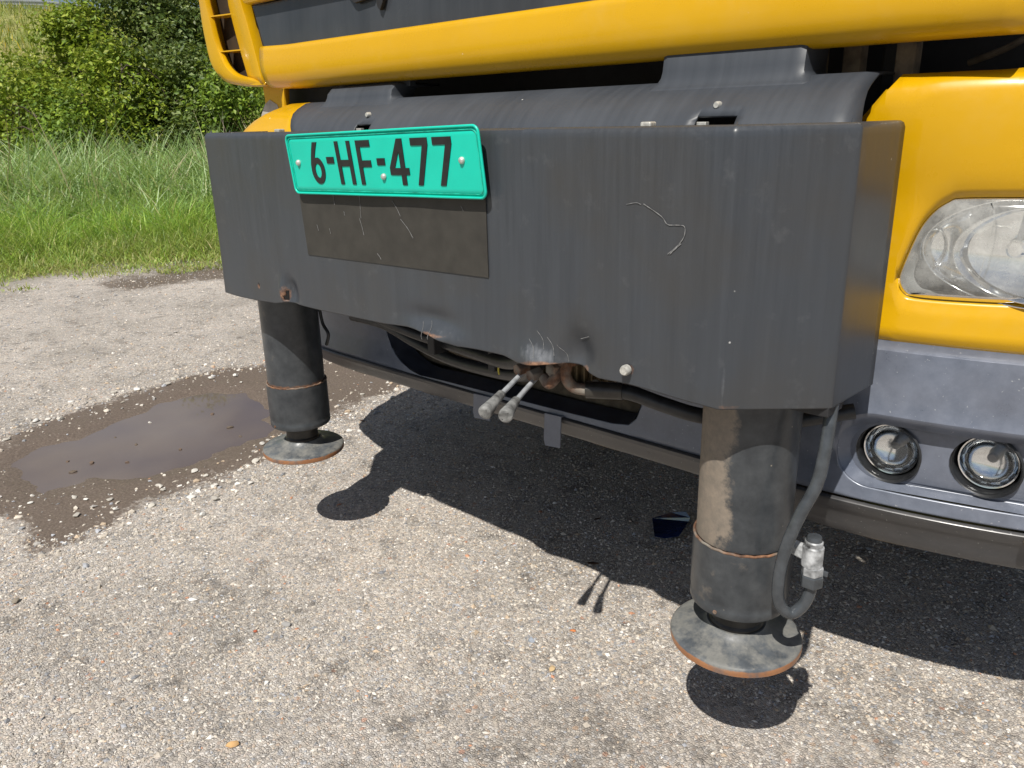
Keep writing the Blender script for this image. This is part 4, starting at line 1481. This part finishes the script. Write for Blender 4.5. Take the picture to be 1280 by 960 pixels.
# ------------------------------------------------------------------ stones and small litter
ICO_V = None
def ico():
    bm = bmesh.new()
    bmesh.ops.create_icosphere(bm, subdivisions=1, radius=1)
    v = np.array([x.co[:] for x in bm.verts])
    f = np.array([[q.index for q in p.verts] for p in bm.faces])
    bm.free()
    return v, f
IV, IF = ico()
OV = np.array([(1, 0, 0), (-1, 0, 0), (0, 1, 0), (0, -1, 0), (0, 0, 1), (0, 0, -1)], float)
OF = np.array([(0, 2, 4), (2, 1, 4), (1, 3, 4), (3, 0, 4), (2, 0, 5), (1, 2, 5), (3, 1, 5), (0, 3, 5)])

def chips_mesh(name, xy, size, cols, base=(OV, OF), flat=0.6, seed=1):
    r = np.random.default_rng(seed)
    bv, bf = base
    n, m = len(xy), len(bv)
    S = size[:, None, None] * np.stack([r.uniform(.7, 1.4, n), r.uniform(.55, 1.0, n), r.uniform(.35, .75, n) * flat / .6], 1)[:, None, :]
    J = 1 + r.uniform(-.28, .28, (n, m, 1))
    P = bv[None] * S * J
    a = r.uniform(0, 2 * math.pi, n)
    tl = r.uniform(-.5, .5, n)
    ca, sa, ct, st_ = np.cos(a), np.sin(a), np.cos(tl), np.sin(tl)
    y = P[..., 1] * ct[:, None] - P[..., 2] * st_[:, None]
    z = P[..., 1] * st_[:, None] + P[..., 2] * ct[:, None]
    x = P[..., 0]
    X = x * ca[:, None] - y * sa[:, None] + xy[:, 0, None]
    Y = x * sa[:, None] + y * ca[:, None] + xy[:, 1, None]
    gz = ground_z(xy[:, 0], xy[:, 1])
    Zz = z + gz[:, None] + size[:, None] * .12
    Vv = np.stack([X, Y, Zz], -1).reshape(-1, 3)
    Ff = (bf[None] + (np.arange(n) * m)[:, None, None]).reshape(-1, 3)
    me_ = tri_mesh(name, Vv, Ff)
    tint(me_, np.repeat(cols, m, 0))
    me_.shade_flat()
    return me_

PAL = np.array([(.60, .54, .46), (.50, .445, .375), (.38, .36, .335), (.72, .67, .60), (.82, .79, .74), (.27, .275, .29), (.55, .43, .31), (.42, .43, .46), (.55, .28, .17)])
PW = np.array([.22, .24, .22, .09, .035, .10, .06, .06, .008])
def pal(n, r, w=PW):
    c = PAL[r.choice(len(PAL), n, p=w / w.sum())]
    return c * r.uniform(.8, 1.15, (n, 1))

r = np.random.default_rng(21)
# fine chips standing proud of the surface, denser near the camera
n = 60000
d_ = r.uniform(.55, 1, n) ** 2 * 4.3
a_ = r.uniform(math.radians(98 - 10), math.radians(172), n)
xy = np.stack([d_ * np.cos(a_), d_ * np.sin(a_)], 1)
n2 = 26000
xy2 = np.stack([r.uniform(-2.6, .1, n2), r.uniform(.3, 2.6, n2)], 1)
xy3 = np.stack([r.uniform(-6.6, -2.0, 16000), r.uniform(.2, 3.4, 16000)], 1)
nfar = len(xy3)
xy = np.concatenate([xy, xy2, xy3])
isfar = np.arange(len(xy)) >= len(xy) - nfar
keep = sdist(PUDDLE, xy[:, 0], xy[:, 1]) > .03
inm = sdist(MUD, xy[:, 0], xy[:, 1]) < -.05
keep &= ~(inm & (r.random(len(xy)) < .93))
xy, isfar = xy[keep], isfar[keep]
size = np.exp(r.normal(math.log(.0030), .33, len(xy))) * np.where(isfar, 1.5, 1.0)
g1 = link('gravel', chips_mesh('gravel', xy, size, pal(len(xy), r), seed=5), M['stone'])
g1['kind'] = 'stuff'
tag(g1, 'loose fine stone chips strewn over the yard surface', 'gravel')

# loose whitish stones thrown up round the puddle
PW2 = np.array([.25, .22, .2, .14, .08, .05, .07, .06, .005])
pts = []
while len(pts) < 1300:
    p = np.array((r.uniform(-4.2, -1.9), r.uniform(.2, 2.5)))
    dd = sdist(MUD, p[:1], p[1:])[0]
    if -.22 < dd < .28 and sdist(PUDDLE, p[:1], p[1:])[0] > .05 and r.random() < math.exp(-((dd - .02) / .13) ** 2):
        pts.append(p)
xy = np.array(pts)
size = np.exp(r.normal(math.log(.0052), .42, len(xy))).clip(.002, .016)
g2 = link('gravel', chips_mesh('gravel', xy, size, pal(len(xy), r, PW2), (IV, IF), .7, seed=6), M['stone'])
g2['kind'] = 'stuff'
tag(g2, 'whitish loose gravel pushed up in a ring round the puddle', 'gravel')

# stones large enough to tell apart
def stone_mesh(seed, col):
    rr = np.random.default_rng(seed)
    bm = bmesh.new()
    bmesh.ops.create_icosphere(bm, subdivisions=2, radius=1)
    sx, sy, sz = rr.uniform(.9, 1.3), rr.uniform(.65, .9), rr.uniform(.45, .65)
    planes = [(Vector(rr.normal(size=3)).normalized(), rr.uniform(.45, .8)) for _ in range(9)]
    for v in bm.verts:
        for nrm, d in planes:
            k = v.co.dot(nrm) - d
            if k > 0:
                v.co -= nrm * k
        v.co = Vector((v.co.x * sx, v.co.y * sy, v.co.z * sz))
    me_ = bpy.data.meshes.new('stone')
    bm.to_mesh(me_)
    bm.free()
    tint(me_, np.array(col))
    me_.shade_smooth()
    me_.set_sharp_from_angle(angle=math.radians(28))
    me_.materials.append(M['stone'])
    return me_
def stone(me_, x, y, s, label, group=None, rot=None):
    z = float(ground_z(np.array([x]), np.array([y]))[0])
    z = max(z, -.0125)
    o = link('stone', me_, None, None, (x, y, z + s * .30))
    o.scale = (s, s, s)
    o.rotation_euler = (0, 0, rot if rot is not None else random.uniform(0, 6.28))
    return tag(o, label, 'stone', group)
stone(stone_mesh(1, (.25, .215, .17)), -1.975, .395, .012, 'rounded brown clod lying alone on the pale gravel short of the puddle')
stone(stone_mesh(2, (.34, .33, .32)), -1.404, .761, .0125, 'flat light grey stone with a dark shadow beside a small red chip', rot=.6)
stone(stone_mesh(3, (.42, .12, .06)), -1.435, .704, .0055, 'small brick red chip next to the flat light grey stone')
stone(stone_mesh(4, (.62, .38, .17)), -1.163, .497, .011, 'orange yellow pebble set flush in the pale gravel')
stone(stone_mesh(5, (.62, .22, .08)), -.908, 1.157, .006, 'bright orange red chip on sunlit gravel below the lever shadows')
stone(stone_mesh(6, (.30, .33, .38)), -.955, 1.075, .011, 'bluish grey pebble set in sunlit gravel below the lever shadows')
stone(stone_mesh(7, (.55, .40, .22)), -.86, 1.03, .008, 'tan pebble on sunlit gravel beside the bluish grey pebble')
WH = [stone_mesh(20 + k, c) for k, c in enumerate(((.66, .63, .58), (.55, .52, .46), (.72, .70, .66), (.46, .43, .38)))]
spots = [(-2.587, .625), (-2.461, .702), (-2.415, .719), (-2.355, .763), (-3.263, .897), (-3.23, .93), (-3.28, .86), (-2.111, .973), (-2.356, 1.029), (-2.29, 1.036), (-2.24, 1.125),
         (-2.42, 1.335), (-2.40, 1.30), (-2.36, 1.33), (-2.52, .60), (-2.33, .66), (-2.28, .75), (-2.22, .83), (-2.18, .93), (-2.30, .90), (-2.20, 1.02), (-2.27, 1.20), (-2.33, 1.40),
         (-3.15, .72), (-3.30, 1.02), (-3.33, 1.15), (-3.36, 1.28), (-3.33, 1.40), (-3.25, 1.56), (-3.38, 1.45), (-3.2, 1.65), (-3.4, 1.2), (-3.10, 1.62), (-3.0, 1.75), (-2.42, 1.9), (-2.55, 1.85), (-2.36, 1.75), (-2.47, 2.05),
         (-2.64, .55), (-2.7, .47), (-2.13, 1.1), (-2.16, 1.22), (-2.05, .90)]
TONE = ('off white', 'cream', 'bright white', 'grey tan')
def zone(x, y):
    if x < -2.95:
        return 'on the mud rim between the puddle and the grass verge'
    if y > 1.55:
        return 'on damp soil behind the rusty ringed leg, near the truck shadow'
    if y > 1.15:
        return 'on the mud between the puddle and the nearest stabilizer foot'
    return 'on the mud rim between the puddle and the open pale gravel'
for k, (x, y) in enumerate(spots):
    stone(WH[k % 4], x, y, random.uniform(.0085, .0155) * (1.25 if x < -3.1 else 1), TONE[k % 4] + ' angular stone ' + zone(x, y), 'pale stones round the puddle')
DK = [stone_mesh(40 + k, c) for k, c in enumerate(((.16, .11, .08), (.13, .10, .075)))]
for k, (x, y) in enumerate(((-2.72, .85), (-2.77, 1.02), (-2.60, 1.10), (-2.69, .78), (-2.80, .80), (-2.55, 1.30), (-2.85, 1.35), (-2.9, 1.0), (-2.63, .93), (-2.66, 1.32))):
    stone(DK[k % 2], x, y, random.uniform(.006, .012), 'muddy stone poking out of the puddle water', 'stones in the puddle')
stone(WH[0], -2.95, 1.15, .009, 'small white pebble resting in the puddle beside muddy stones')
# translucent dark blue fragment
sh = [(-1.056, 1.697), (-1.025, 1.745), (-.998, 1.776), (-.966, 1.745), (-.954, 1.715), (-.940, 1.66), (-.937, 1.637), (-.962, 1.612), (-.989, 1.604)]
mx_, my_ = np.mean([p[0] for p in sh]), np.mean([p[1] for p in sh])
film = slab('plastic_shard', [(a - mx_, b - my_) for a, b in sh], [], lambda u, v, d: (u, v, .006 + d + .010 * math.sin(u * 30 + 1) * math.cos(v * 22) + .008), .0015, M['shard'], None)
film.location = (mx_, my_, 0)
tag(film, 'dark blue translucent plastic shard on shaded ground behind the right leg', 'plastic shard')
def deadleaf(x, y, s, rot, label):
    Vv = []
    for i in range(7):
        t = i / 6
        w = .38 * math.sin(math.pi * min(1, t * 1.02)) ** .8
        for j in (-1, 0, 1):
            Vv.append(((t - .5) * s * 2, j * w * s, s * (.16 + .22 * abs(j) + .25 * (t - .5) ** 2)))
    o = link('dead_leaf', mesh('dead_leaf', Vv, grid_faces(7, 3), 180), M['brownleaf'], None, (x, y, 0))
    solid(o, .0006, 0)
    o.rotation_euler = (0, 0, rot)
    return tag(o, label, 'leaf')
deadleaf(-1.040, 1.405, .014, .6, 'curled dark brown dead leaf at the edge of the truck shadow')
deadleaf(-2.30, 1.66, .012, .2, 'small reddish brown dead leaf in shade near the rim of the mud')
deadleaf(-1.17, 1.60, .012, 1.2, 'brown dead leaf in the truck shadow beside the blue shard')

# ------------------------------------------------------------------ grass verge
def blades(name, base, length, width, lean, cols, seg=3, seed=3, droop=1.0):
    """curved tapering blades, one mesh"""
    rr = np.random.default_rng(seed)
    n = len(base)
    az = rr.uniform(0, 2 * math.pi, n)
    dx, dy = np.cos(az), np.sin(az)
    fa = az + rr.uniform(.6, 2.5, n)
    px, py = np.cos(fa), np.sin(fa)
    Vv = np.zeros((n, 2 * seg + 1, 3))
    for i in range(seg + 1):
        t = i / seg
        bend = lean * (t ** 1.7)
        h = length * (t - .28 * droop * lean / np.maximum(length, .01) * t * t)
        X = base[:, 0] + dx * bend
        Y = base[:, 1] + dy * bend
        Zz = base[:, 2] + h
        if i < seg:
            w = width * (1 - .75 * t) * .5
            Vv[:, 2 * i] = np.stack([X + px * w, Y + py * w, Zz], 1)
            Vv[:, 2 * i + 1] = np.stack([X - px * w, Y - py * w, Zz], 1)
        else:
            Vv[:, 2 * seg] = np.stack([X, Y, Zz], 1)
    k = 2 * seg + 1
    Ft = []
    for i in range(seg - 1):
        a, b, c, d = 2 * i, 2 * i + 1, 2 * i + 3, 2 * i + 2
        Ft += [(a, b, c), (a, c, d)]
    Ft.append((2 * seg - 2, 2 * seg - 1, 2 * seg))
    Ff = (np.array(Ft)[None] + (np.arange(n) * k)[:, None, None]).reshape(-1, 3)
    me_ = tri_mesh(name, Vv.reshape(-1, 3), Ff)
    tint(me_, np.repeat(cols, k, 0))
    me_.shade_smooth()
    return me_

def pick(rr, n, table):
    c = np.array([t[0] for t in table])
    w = np.array([t[1] for t in table], float)
    return c[rr.choice(len(c), n, p=w / w.sum())] * rr.uniform(.75, 1.25, (n, 1))

def verge_points(rr, n, n0, n1, pw=1.0):
    N = n0 + (n1 - n0) * rr.random(n) ** pw
    T = rr.uniform(-.36, .13, n) * N * 1.0 + rr.uniform(-.3, .3, n)
    X, Y = nt_xy(N, T)
    return N, T, X, Y

rr = np.random.default_rng(31)
# short trampled grass at the edge
N, T, X, Y = verge_points(rr, 56000, EDGE_N - .60, 9.4, 1.15)
e = EDGE_N + .16 * wob(X, Y, 2.2, 12)
clump = wob(X, Y, 7.0, 40)
keep = (N > e - .28 + .75 * rr.random(len(N)) ** 1.4 - .30 * (clump > .45) + .25 * (clump < -.3)) & (clump + rr.uniform(-.9, 1.2, len(N)) > -.55)
N, T, X, Y, clump = N[keep], T[keep], X[keep], Y[keep], clump[keep]
grow = smooth01((N - EDGE_N - .1) / 1.7)
L = (.05 + .40 * grow * (1 + .35 * clump)) * rr.uniform(.5, 1.25, len(N))
cg = pick(rr, len(N), [((.27, .45, .075), 5), ((.38, .55, .09), 4), ((.17, .33, .09), 3), ((.52, .54, .2), 1.4), ((.58, .50, .26), .6)])
dry = (1 - grow)[:, None] * rr.random((len(N), 1))
cg = cg * (1.12 + .38 * wob(X, Y, 4.0, 48))[:, None]
cg = cg * (1 - dry) + np.array((.40, .34, .15)) * dry
g = link('grass', blades('grass', np.stack([X, Y, np.zeros(len(N)) - .01], 1), L, rr.uniform(.006, .013, len(N)), L * rr.uniform(.3, 1.25, len(N)), cg, 3, 41), M['blade'])
g['kind'] = 'stuff'
tag(g, 'bright green grass growing along the edge of the gravel yard', 'grass')

# taller mixed grass and reeds behind it
N, T, X, Y = verge_points(rr, 26000, 8.6, 12.6)
L = (.50 + .48 * smooth01((N - 8.6) / 2.2)) * rr.uniform(.6, 1.25, len(N)) * (1 + .22 * wob(X, Y, 3.0, 44))
tuft = wob(X, Y, 5.0, 47)
L = L * (1 + .25 * np.sign(tuft) * np.abs(tuft) ** .5)
cr = pick(rr, len(N), [((.27, .43, .14), 4), ((.38, .52, .23), 4), ((.52, .63, .37), 2.4), ((.64, .58, .36), 1.2), ((.13, .24, .07), 2.4)])
g = link('reeds', blades('reeds', np.stack([X, Y, np.zeros(len(N)) - .02], 1), L, rr.uniform(.012, .028, len(N)), L * rr.uniform(.3, 1.35, len(N)) , cr, 5, 42, 1.3), M['blade'])
g['kind'] = 'stuff'
tag(g, 'tall grey green reeds and coarse grass in front of the bushes', 'reeds')
# a few dry stalks rising above the reeds
N, T, X, Y = verge_points(rr, 90, 9.0, 12.5)
L = rr.uniform(.8, 1.5, len(N))
g = link('dry_stalks', blades('dry_stalks', np.stack([X, Y, np.zeros(len(N))], 1), L, np.full(len(N), .012), L * rr.uniform(.05, .6, len(N)), pick(rr, len(N), [((.38, .31, .2), 1), ((.26, .18, .11), 1)]), 5, 43, .5), M['blade'])
g['kind'] = 'stuff'
tag(g, 'thin dry brown stalks rising out of the reeds', 'stalks')

# grass and yellow flowers on the embankment
N = rr.uniform(18.5, 47, 34000)
T = rr.uniform(-.36, .13, len(N)) * N
X, Y = nt_xy(N, T)
Zh = hill_h(N, T) - .06
L = rr.uniform(.15, .5, len(N))
ch = pick(rr, len(N), [((.26, .31, .06), 4), ((.38, .38, .11), 3), ((.45, .39, .18), 2), ((.16, .23, .05), 2), ((.75, .55, .03), .6)])
g = link('hill_grass', blades('hill_grass', np.stack([X, Y, Zh], 1), L, rr.uniform(.015, .04, len(N)), L * rr.uniform(.2, .8, len(N)), ch, 2, 45), M['blade'])
g['kind'] = 'stuff'
tag(g, 'dry yellow green grass with yellow flowers on the embankment slope', 'grass')

# ------------------------------------------------------------------ bushes
def bush(px, n_, h, rad, cols, leaves, label, seed, leaf=.075, group='bushes along the foot of the embankment'):
    """px: bearing of the stem measured as along-verge offset per metre of distance"""
    rb = np.random.default_rng(seed)
    t_ = px * n_
    x, y = nt_xy(n_, t_)
    z0 = max(0.0, float(hill_h(np.array(n_), np.array(t_)))) - .05
    root = link('bush', None, None, None, (x, y, z0))
    tag(root, label, 'bush', group)
    # stems and limbs
    Vv, Ff = [], []
    tips = []
    for s in range(7):
        a = rb.uniform(0, 6.28)
        hh = h * rb.uniform(.45, .74)
        sp = rad * rb.uniform(.2, .6)
        p = [Vector((rb.uniform(-.12, .12), rb.uniform(-.12, .12), 0))]
        for k in range(1, 5):
            q = k / 4
            p.append(Vector((math.cos(a) * sp * q ** 1.3 + rb.normal(0, .06), math.sin(a) * sp * q ** 1.3 + rb.normal(0, .06), hh * q)))
        vv, ff = tube_data(p, [.05 * (1 - .8 * k / 4) * (h / 4) for k in range(5)], 6)
        o = len(Vv)
        Vv += vv
        Ff += [tuple(i + o for i in f) for f in ff]
        for k in range(2, 5):
            for b in range(2):
                a2 = rb.uniform(0, 6.28)
                e_ = p[k] + Vector((math.cos(a2), math.sin(a2), rb.uniform(.1, .8))) * rad * rb.uniform(.18, .34)
                vv, ff = tube_data([p[k], p[k].lerp(e_, .5) + Vector((0, 0, .05)), e_], [.014, .009, .004], 5)
                o = len(Vv)
                Vv += vv
                Ff += [tuple(i + o for i in f) for f in ff]
    link('trunk', mesh('trunk', Vv, Ff, 60), M['bark'], root)
    # crown of uneven lobes; leaves sit in sprays on the skin of each lobe
    nl = 16
    u = rb.normal(size=(nl, 3))
    u /= np.linalg.norm(u, axis=1)[:, None]
    LC = u * (rb.uniform(.25, 1.0, nl) ** .5)[:, None] * np.array((rad * .72, rad * .72, h * .34))
    LC[:, 2] += h * .48
    LR = rb.uniform(.17, .34, nl) * (rad + h * .35) * .62
    LR = np.minimum(LR, np.maximum(.2, h * 1.0 - LC[:, 2]))
    nc_ = max(60, leaves // 26)
    li = rb.choice(nl, nc_, p=LR ** 2 / (LR ** 2).sum())
    u = rb.normal(size=(nc_, 3))
    u[:, 2] += .25
    u /= np.linalg.norm(u, axis=1)[:, None]
    C = LC[li] + u * (LR[li] * rb.uniform(.72, 1.06, nc_))[:, None]
    ok = C[:, 2] > .05
    C, u, li = C[ok], u[ok], li[ok]
    nc_ = len(C)
    cz = h * .5
    cs = rb.uniform(.05, .13, nc_)
    ci = rb.integers(0, nc_, leaves)
    off = rb.normal(size=(leaves, 3)) * cs[ci][:, None] + u[ci] * rb.uniform(-.05, .16, (leaves, 1))
    P = C[ci] + off
    P[:, 2] = np.maximum(P[:, 2], .03)
    tone = rb.uniform(.72, 1.28, nc_)
    cc = pick(rb, leaves, cols) * tone[ci][:, None]
    # each leaf: folded lozenge, tilted about a direction facing outwards and up
    outw = P - LC[li[ci]]
    outw /= np.linalg.norm(outw, axis=1)[:, None] + 1e-6
    nrm = outw * .55 + np.array((0, 0, .6)) + rb.normal(size=(leaves, 3)) * .55
    nrm /= np.linalg.norm(nrm, axis=1)[:, None]
    ax = np.cross(nrm, rb.normal(size=(leaves, 3)))
    ax /= np.linalg.norm(ax, axis=1)[:, None] + 1e-6
    bx = np.cross(nrm, ax)
    sz = leaf * rb.uniform(.55, 1.25, leaves)[:, None]
    v0 = P - ax * sz * .55
    v1 = P + bx * sz * .30 + nrm * sz * .10
    v2 = P + ax * sz * .55
    v3 = P - bx * sz * .30 + nrm * sz * .10
    Lv = np.stack([v0, v1, v2, v3], 1).reshape(-1, 3)
    base_i = np.arange(leaves) * 4
    Lf = np.concatenate([np.stack([base_i, base_i + 1, base_i + 2], 1), np.stack([base_i, base_i + 2, base_i + 3], 1)])
    me_ = tri_mesh('crown', Lv, Lf)
    tint(me_, np.repeat(cc, 4, 0))
    link('crown', me_, M['leaf'], root)
LIME = [((.27, .35, .03), 4), ((.19, .28, .03), 3), ((.34, .38, .06), 2), ((.12, .19, .025), 2)]
OLIVE = [((.12, .175, .045), 4), ((.17, .225, .07), 3), ((.26, .31, .13), 2), ((.07, .115, .03), 3)]
BRIGHT = [((.17, .27, .03), 4), ((.25, .34, .04), 3), ((.10, .17, .025), 3)]
bush(-.172, 15.0, 2.35, .95, LIME, 9000, 'low lime green bush where the bare embankment grass shows above it', 101, .075)
bush(-.145, 16.0, 2.9, .80, LIME, 9000, 'lime green bush behind the reeds with bare hillside grass above it', 102, .08)
bush(-.106, 15.8, 3.75, .70, LIME, 11000, 'tall yellow green bush reaching up to the guardrail', 103, .08)
bush(-.150, 14.2, 2.0, .9, BRIGHT, 8000, 'small mid green bush at the back of the reeds under the lime bushes', 104, .07)
bush(-.058, 16.2, 4.5, 1.0, OLIVE, 14000, 'tall olive green bush beside the yellow green bush, hiding the guardrail', 105, .085)
bush(-.085, 14.4, 2.7, 1.0, LIME, 11000, 'yellow green rounded bush in front of the tall olive bush', 106, .075)
bush(-.020, 16.6, 5.1, 1.05, OLIVE, 16000, 'tallest dark grey green bush rising into the sky near the truck', 107, .08)
bush(-.030, 14.6, 2.9, 1.05, OLIVE, 11000, 'dark grey green bush with pale leaf backs below the tallest bush', 108, .075)
bush(.026, 16.0, 4.2, .9, OLIVE, 11000, 'dark green bush partly hidden behind the slotted yellow truck corner', 109, .08)
bush(.032, 14.3, 2.7, .95, BRIGHT, 10000, 'bright green low bush right beside the yellow truck corner', 110, .075)
bush(.10, 15.5, 3.9, 1.4, OLIVE, 8000, 'dark green bush hidden mostly behind the yellow truck cab', 111, .09)
bush(-.25, 15.5, 1.9, 1.2, LIME, 7000, 'lime green bush at the open end of the hedge', 112, .08)
# far tree tops beyond the road
for k, (px, n_) in enumerate(((-.17, 74), (-.135, 70), (-.115, 78))):
    bush(px, n_, 3.4, 2.4, OLIVE, 2500, ('distant tree standing beyond the guardrail above bare hillside grass', 'distant tree beyond the guardrail just over the yellow green bush', 'distant tree beyond the guardrail beside the tall olive bush')[k], 130 + k, .35, 'trees beyond the road')

# ------------------------------------------------------------------ guardrail on the embankment
ga, gb = Vector((*nt_xy(43.5, -19.0), 0)), Vector((*nt_xy(54.0, 14.0), 0))
gdir = (gb - ga).normalized()
gside = Vector((-gdir.y, gdir.x, 0))
if gside.dot(Vector((NV[0], NV[1], 0))) > 0:
    gside = -gside
def hz_at(p):
    n_, t_ = verge_nt(np.array(p.x), np.array(p.y))
    return float(hill_h(n_, t_))
rail_root = link('guardrail', None, None, None, (ga.x, ga.y, hz_at(ga)))
tag(rail_root, 'galvanised steel guardrail along the road on top of the embankment', 'guardrail')
wp = [(0.0, .45), (.0, .47), (.055, .50), (.055, .545), (.0, .58), (.0, .62), (.055, .655), (.055, .70), (0.0, .735), (0.0, .755)]
LEN = (gb - ga).length
V = []
ns = 24
for i in range(ns + 1):
    p = ga + gdir * LEN * i / ns
    z = hz_at(p)
    for o_, hgt in wp:
        q = p + gside * o_
        V.append((q.x - ga.x, q.y - ga.y, z + hgt - hz_at(ga)))
rail = link('rail', mesh('rail', V, grid_faces(ns + 1, len(wp)), 40), M['galv'], rail_root)
solid(rail, .006, 0)
for i in range(13):
    p = ga + gdir * LEN * (i + .5) / 13 - gside * .06
    z = hz_at(p) - hz_at(ga)
    q = p - ga
    box('post', (q.x - .05, q.y - .05, z - .1), (q.x + .05, q.y + .05, z + .72), M['galv'], rail_root)
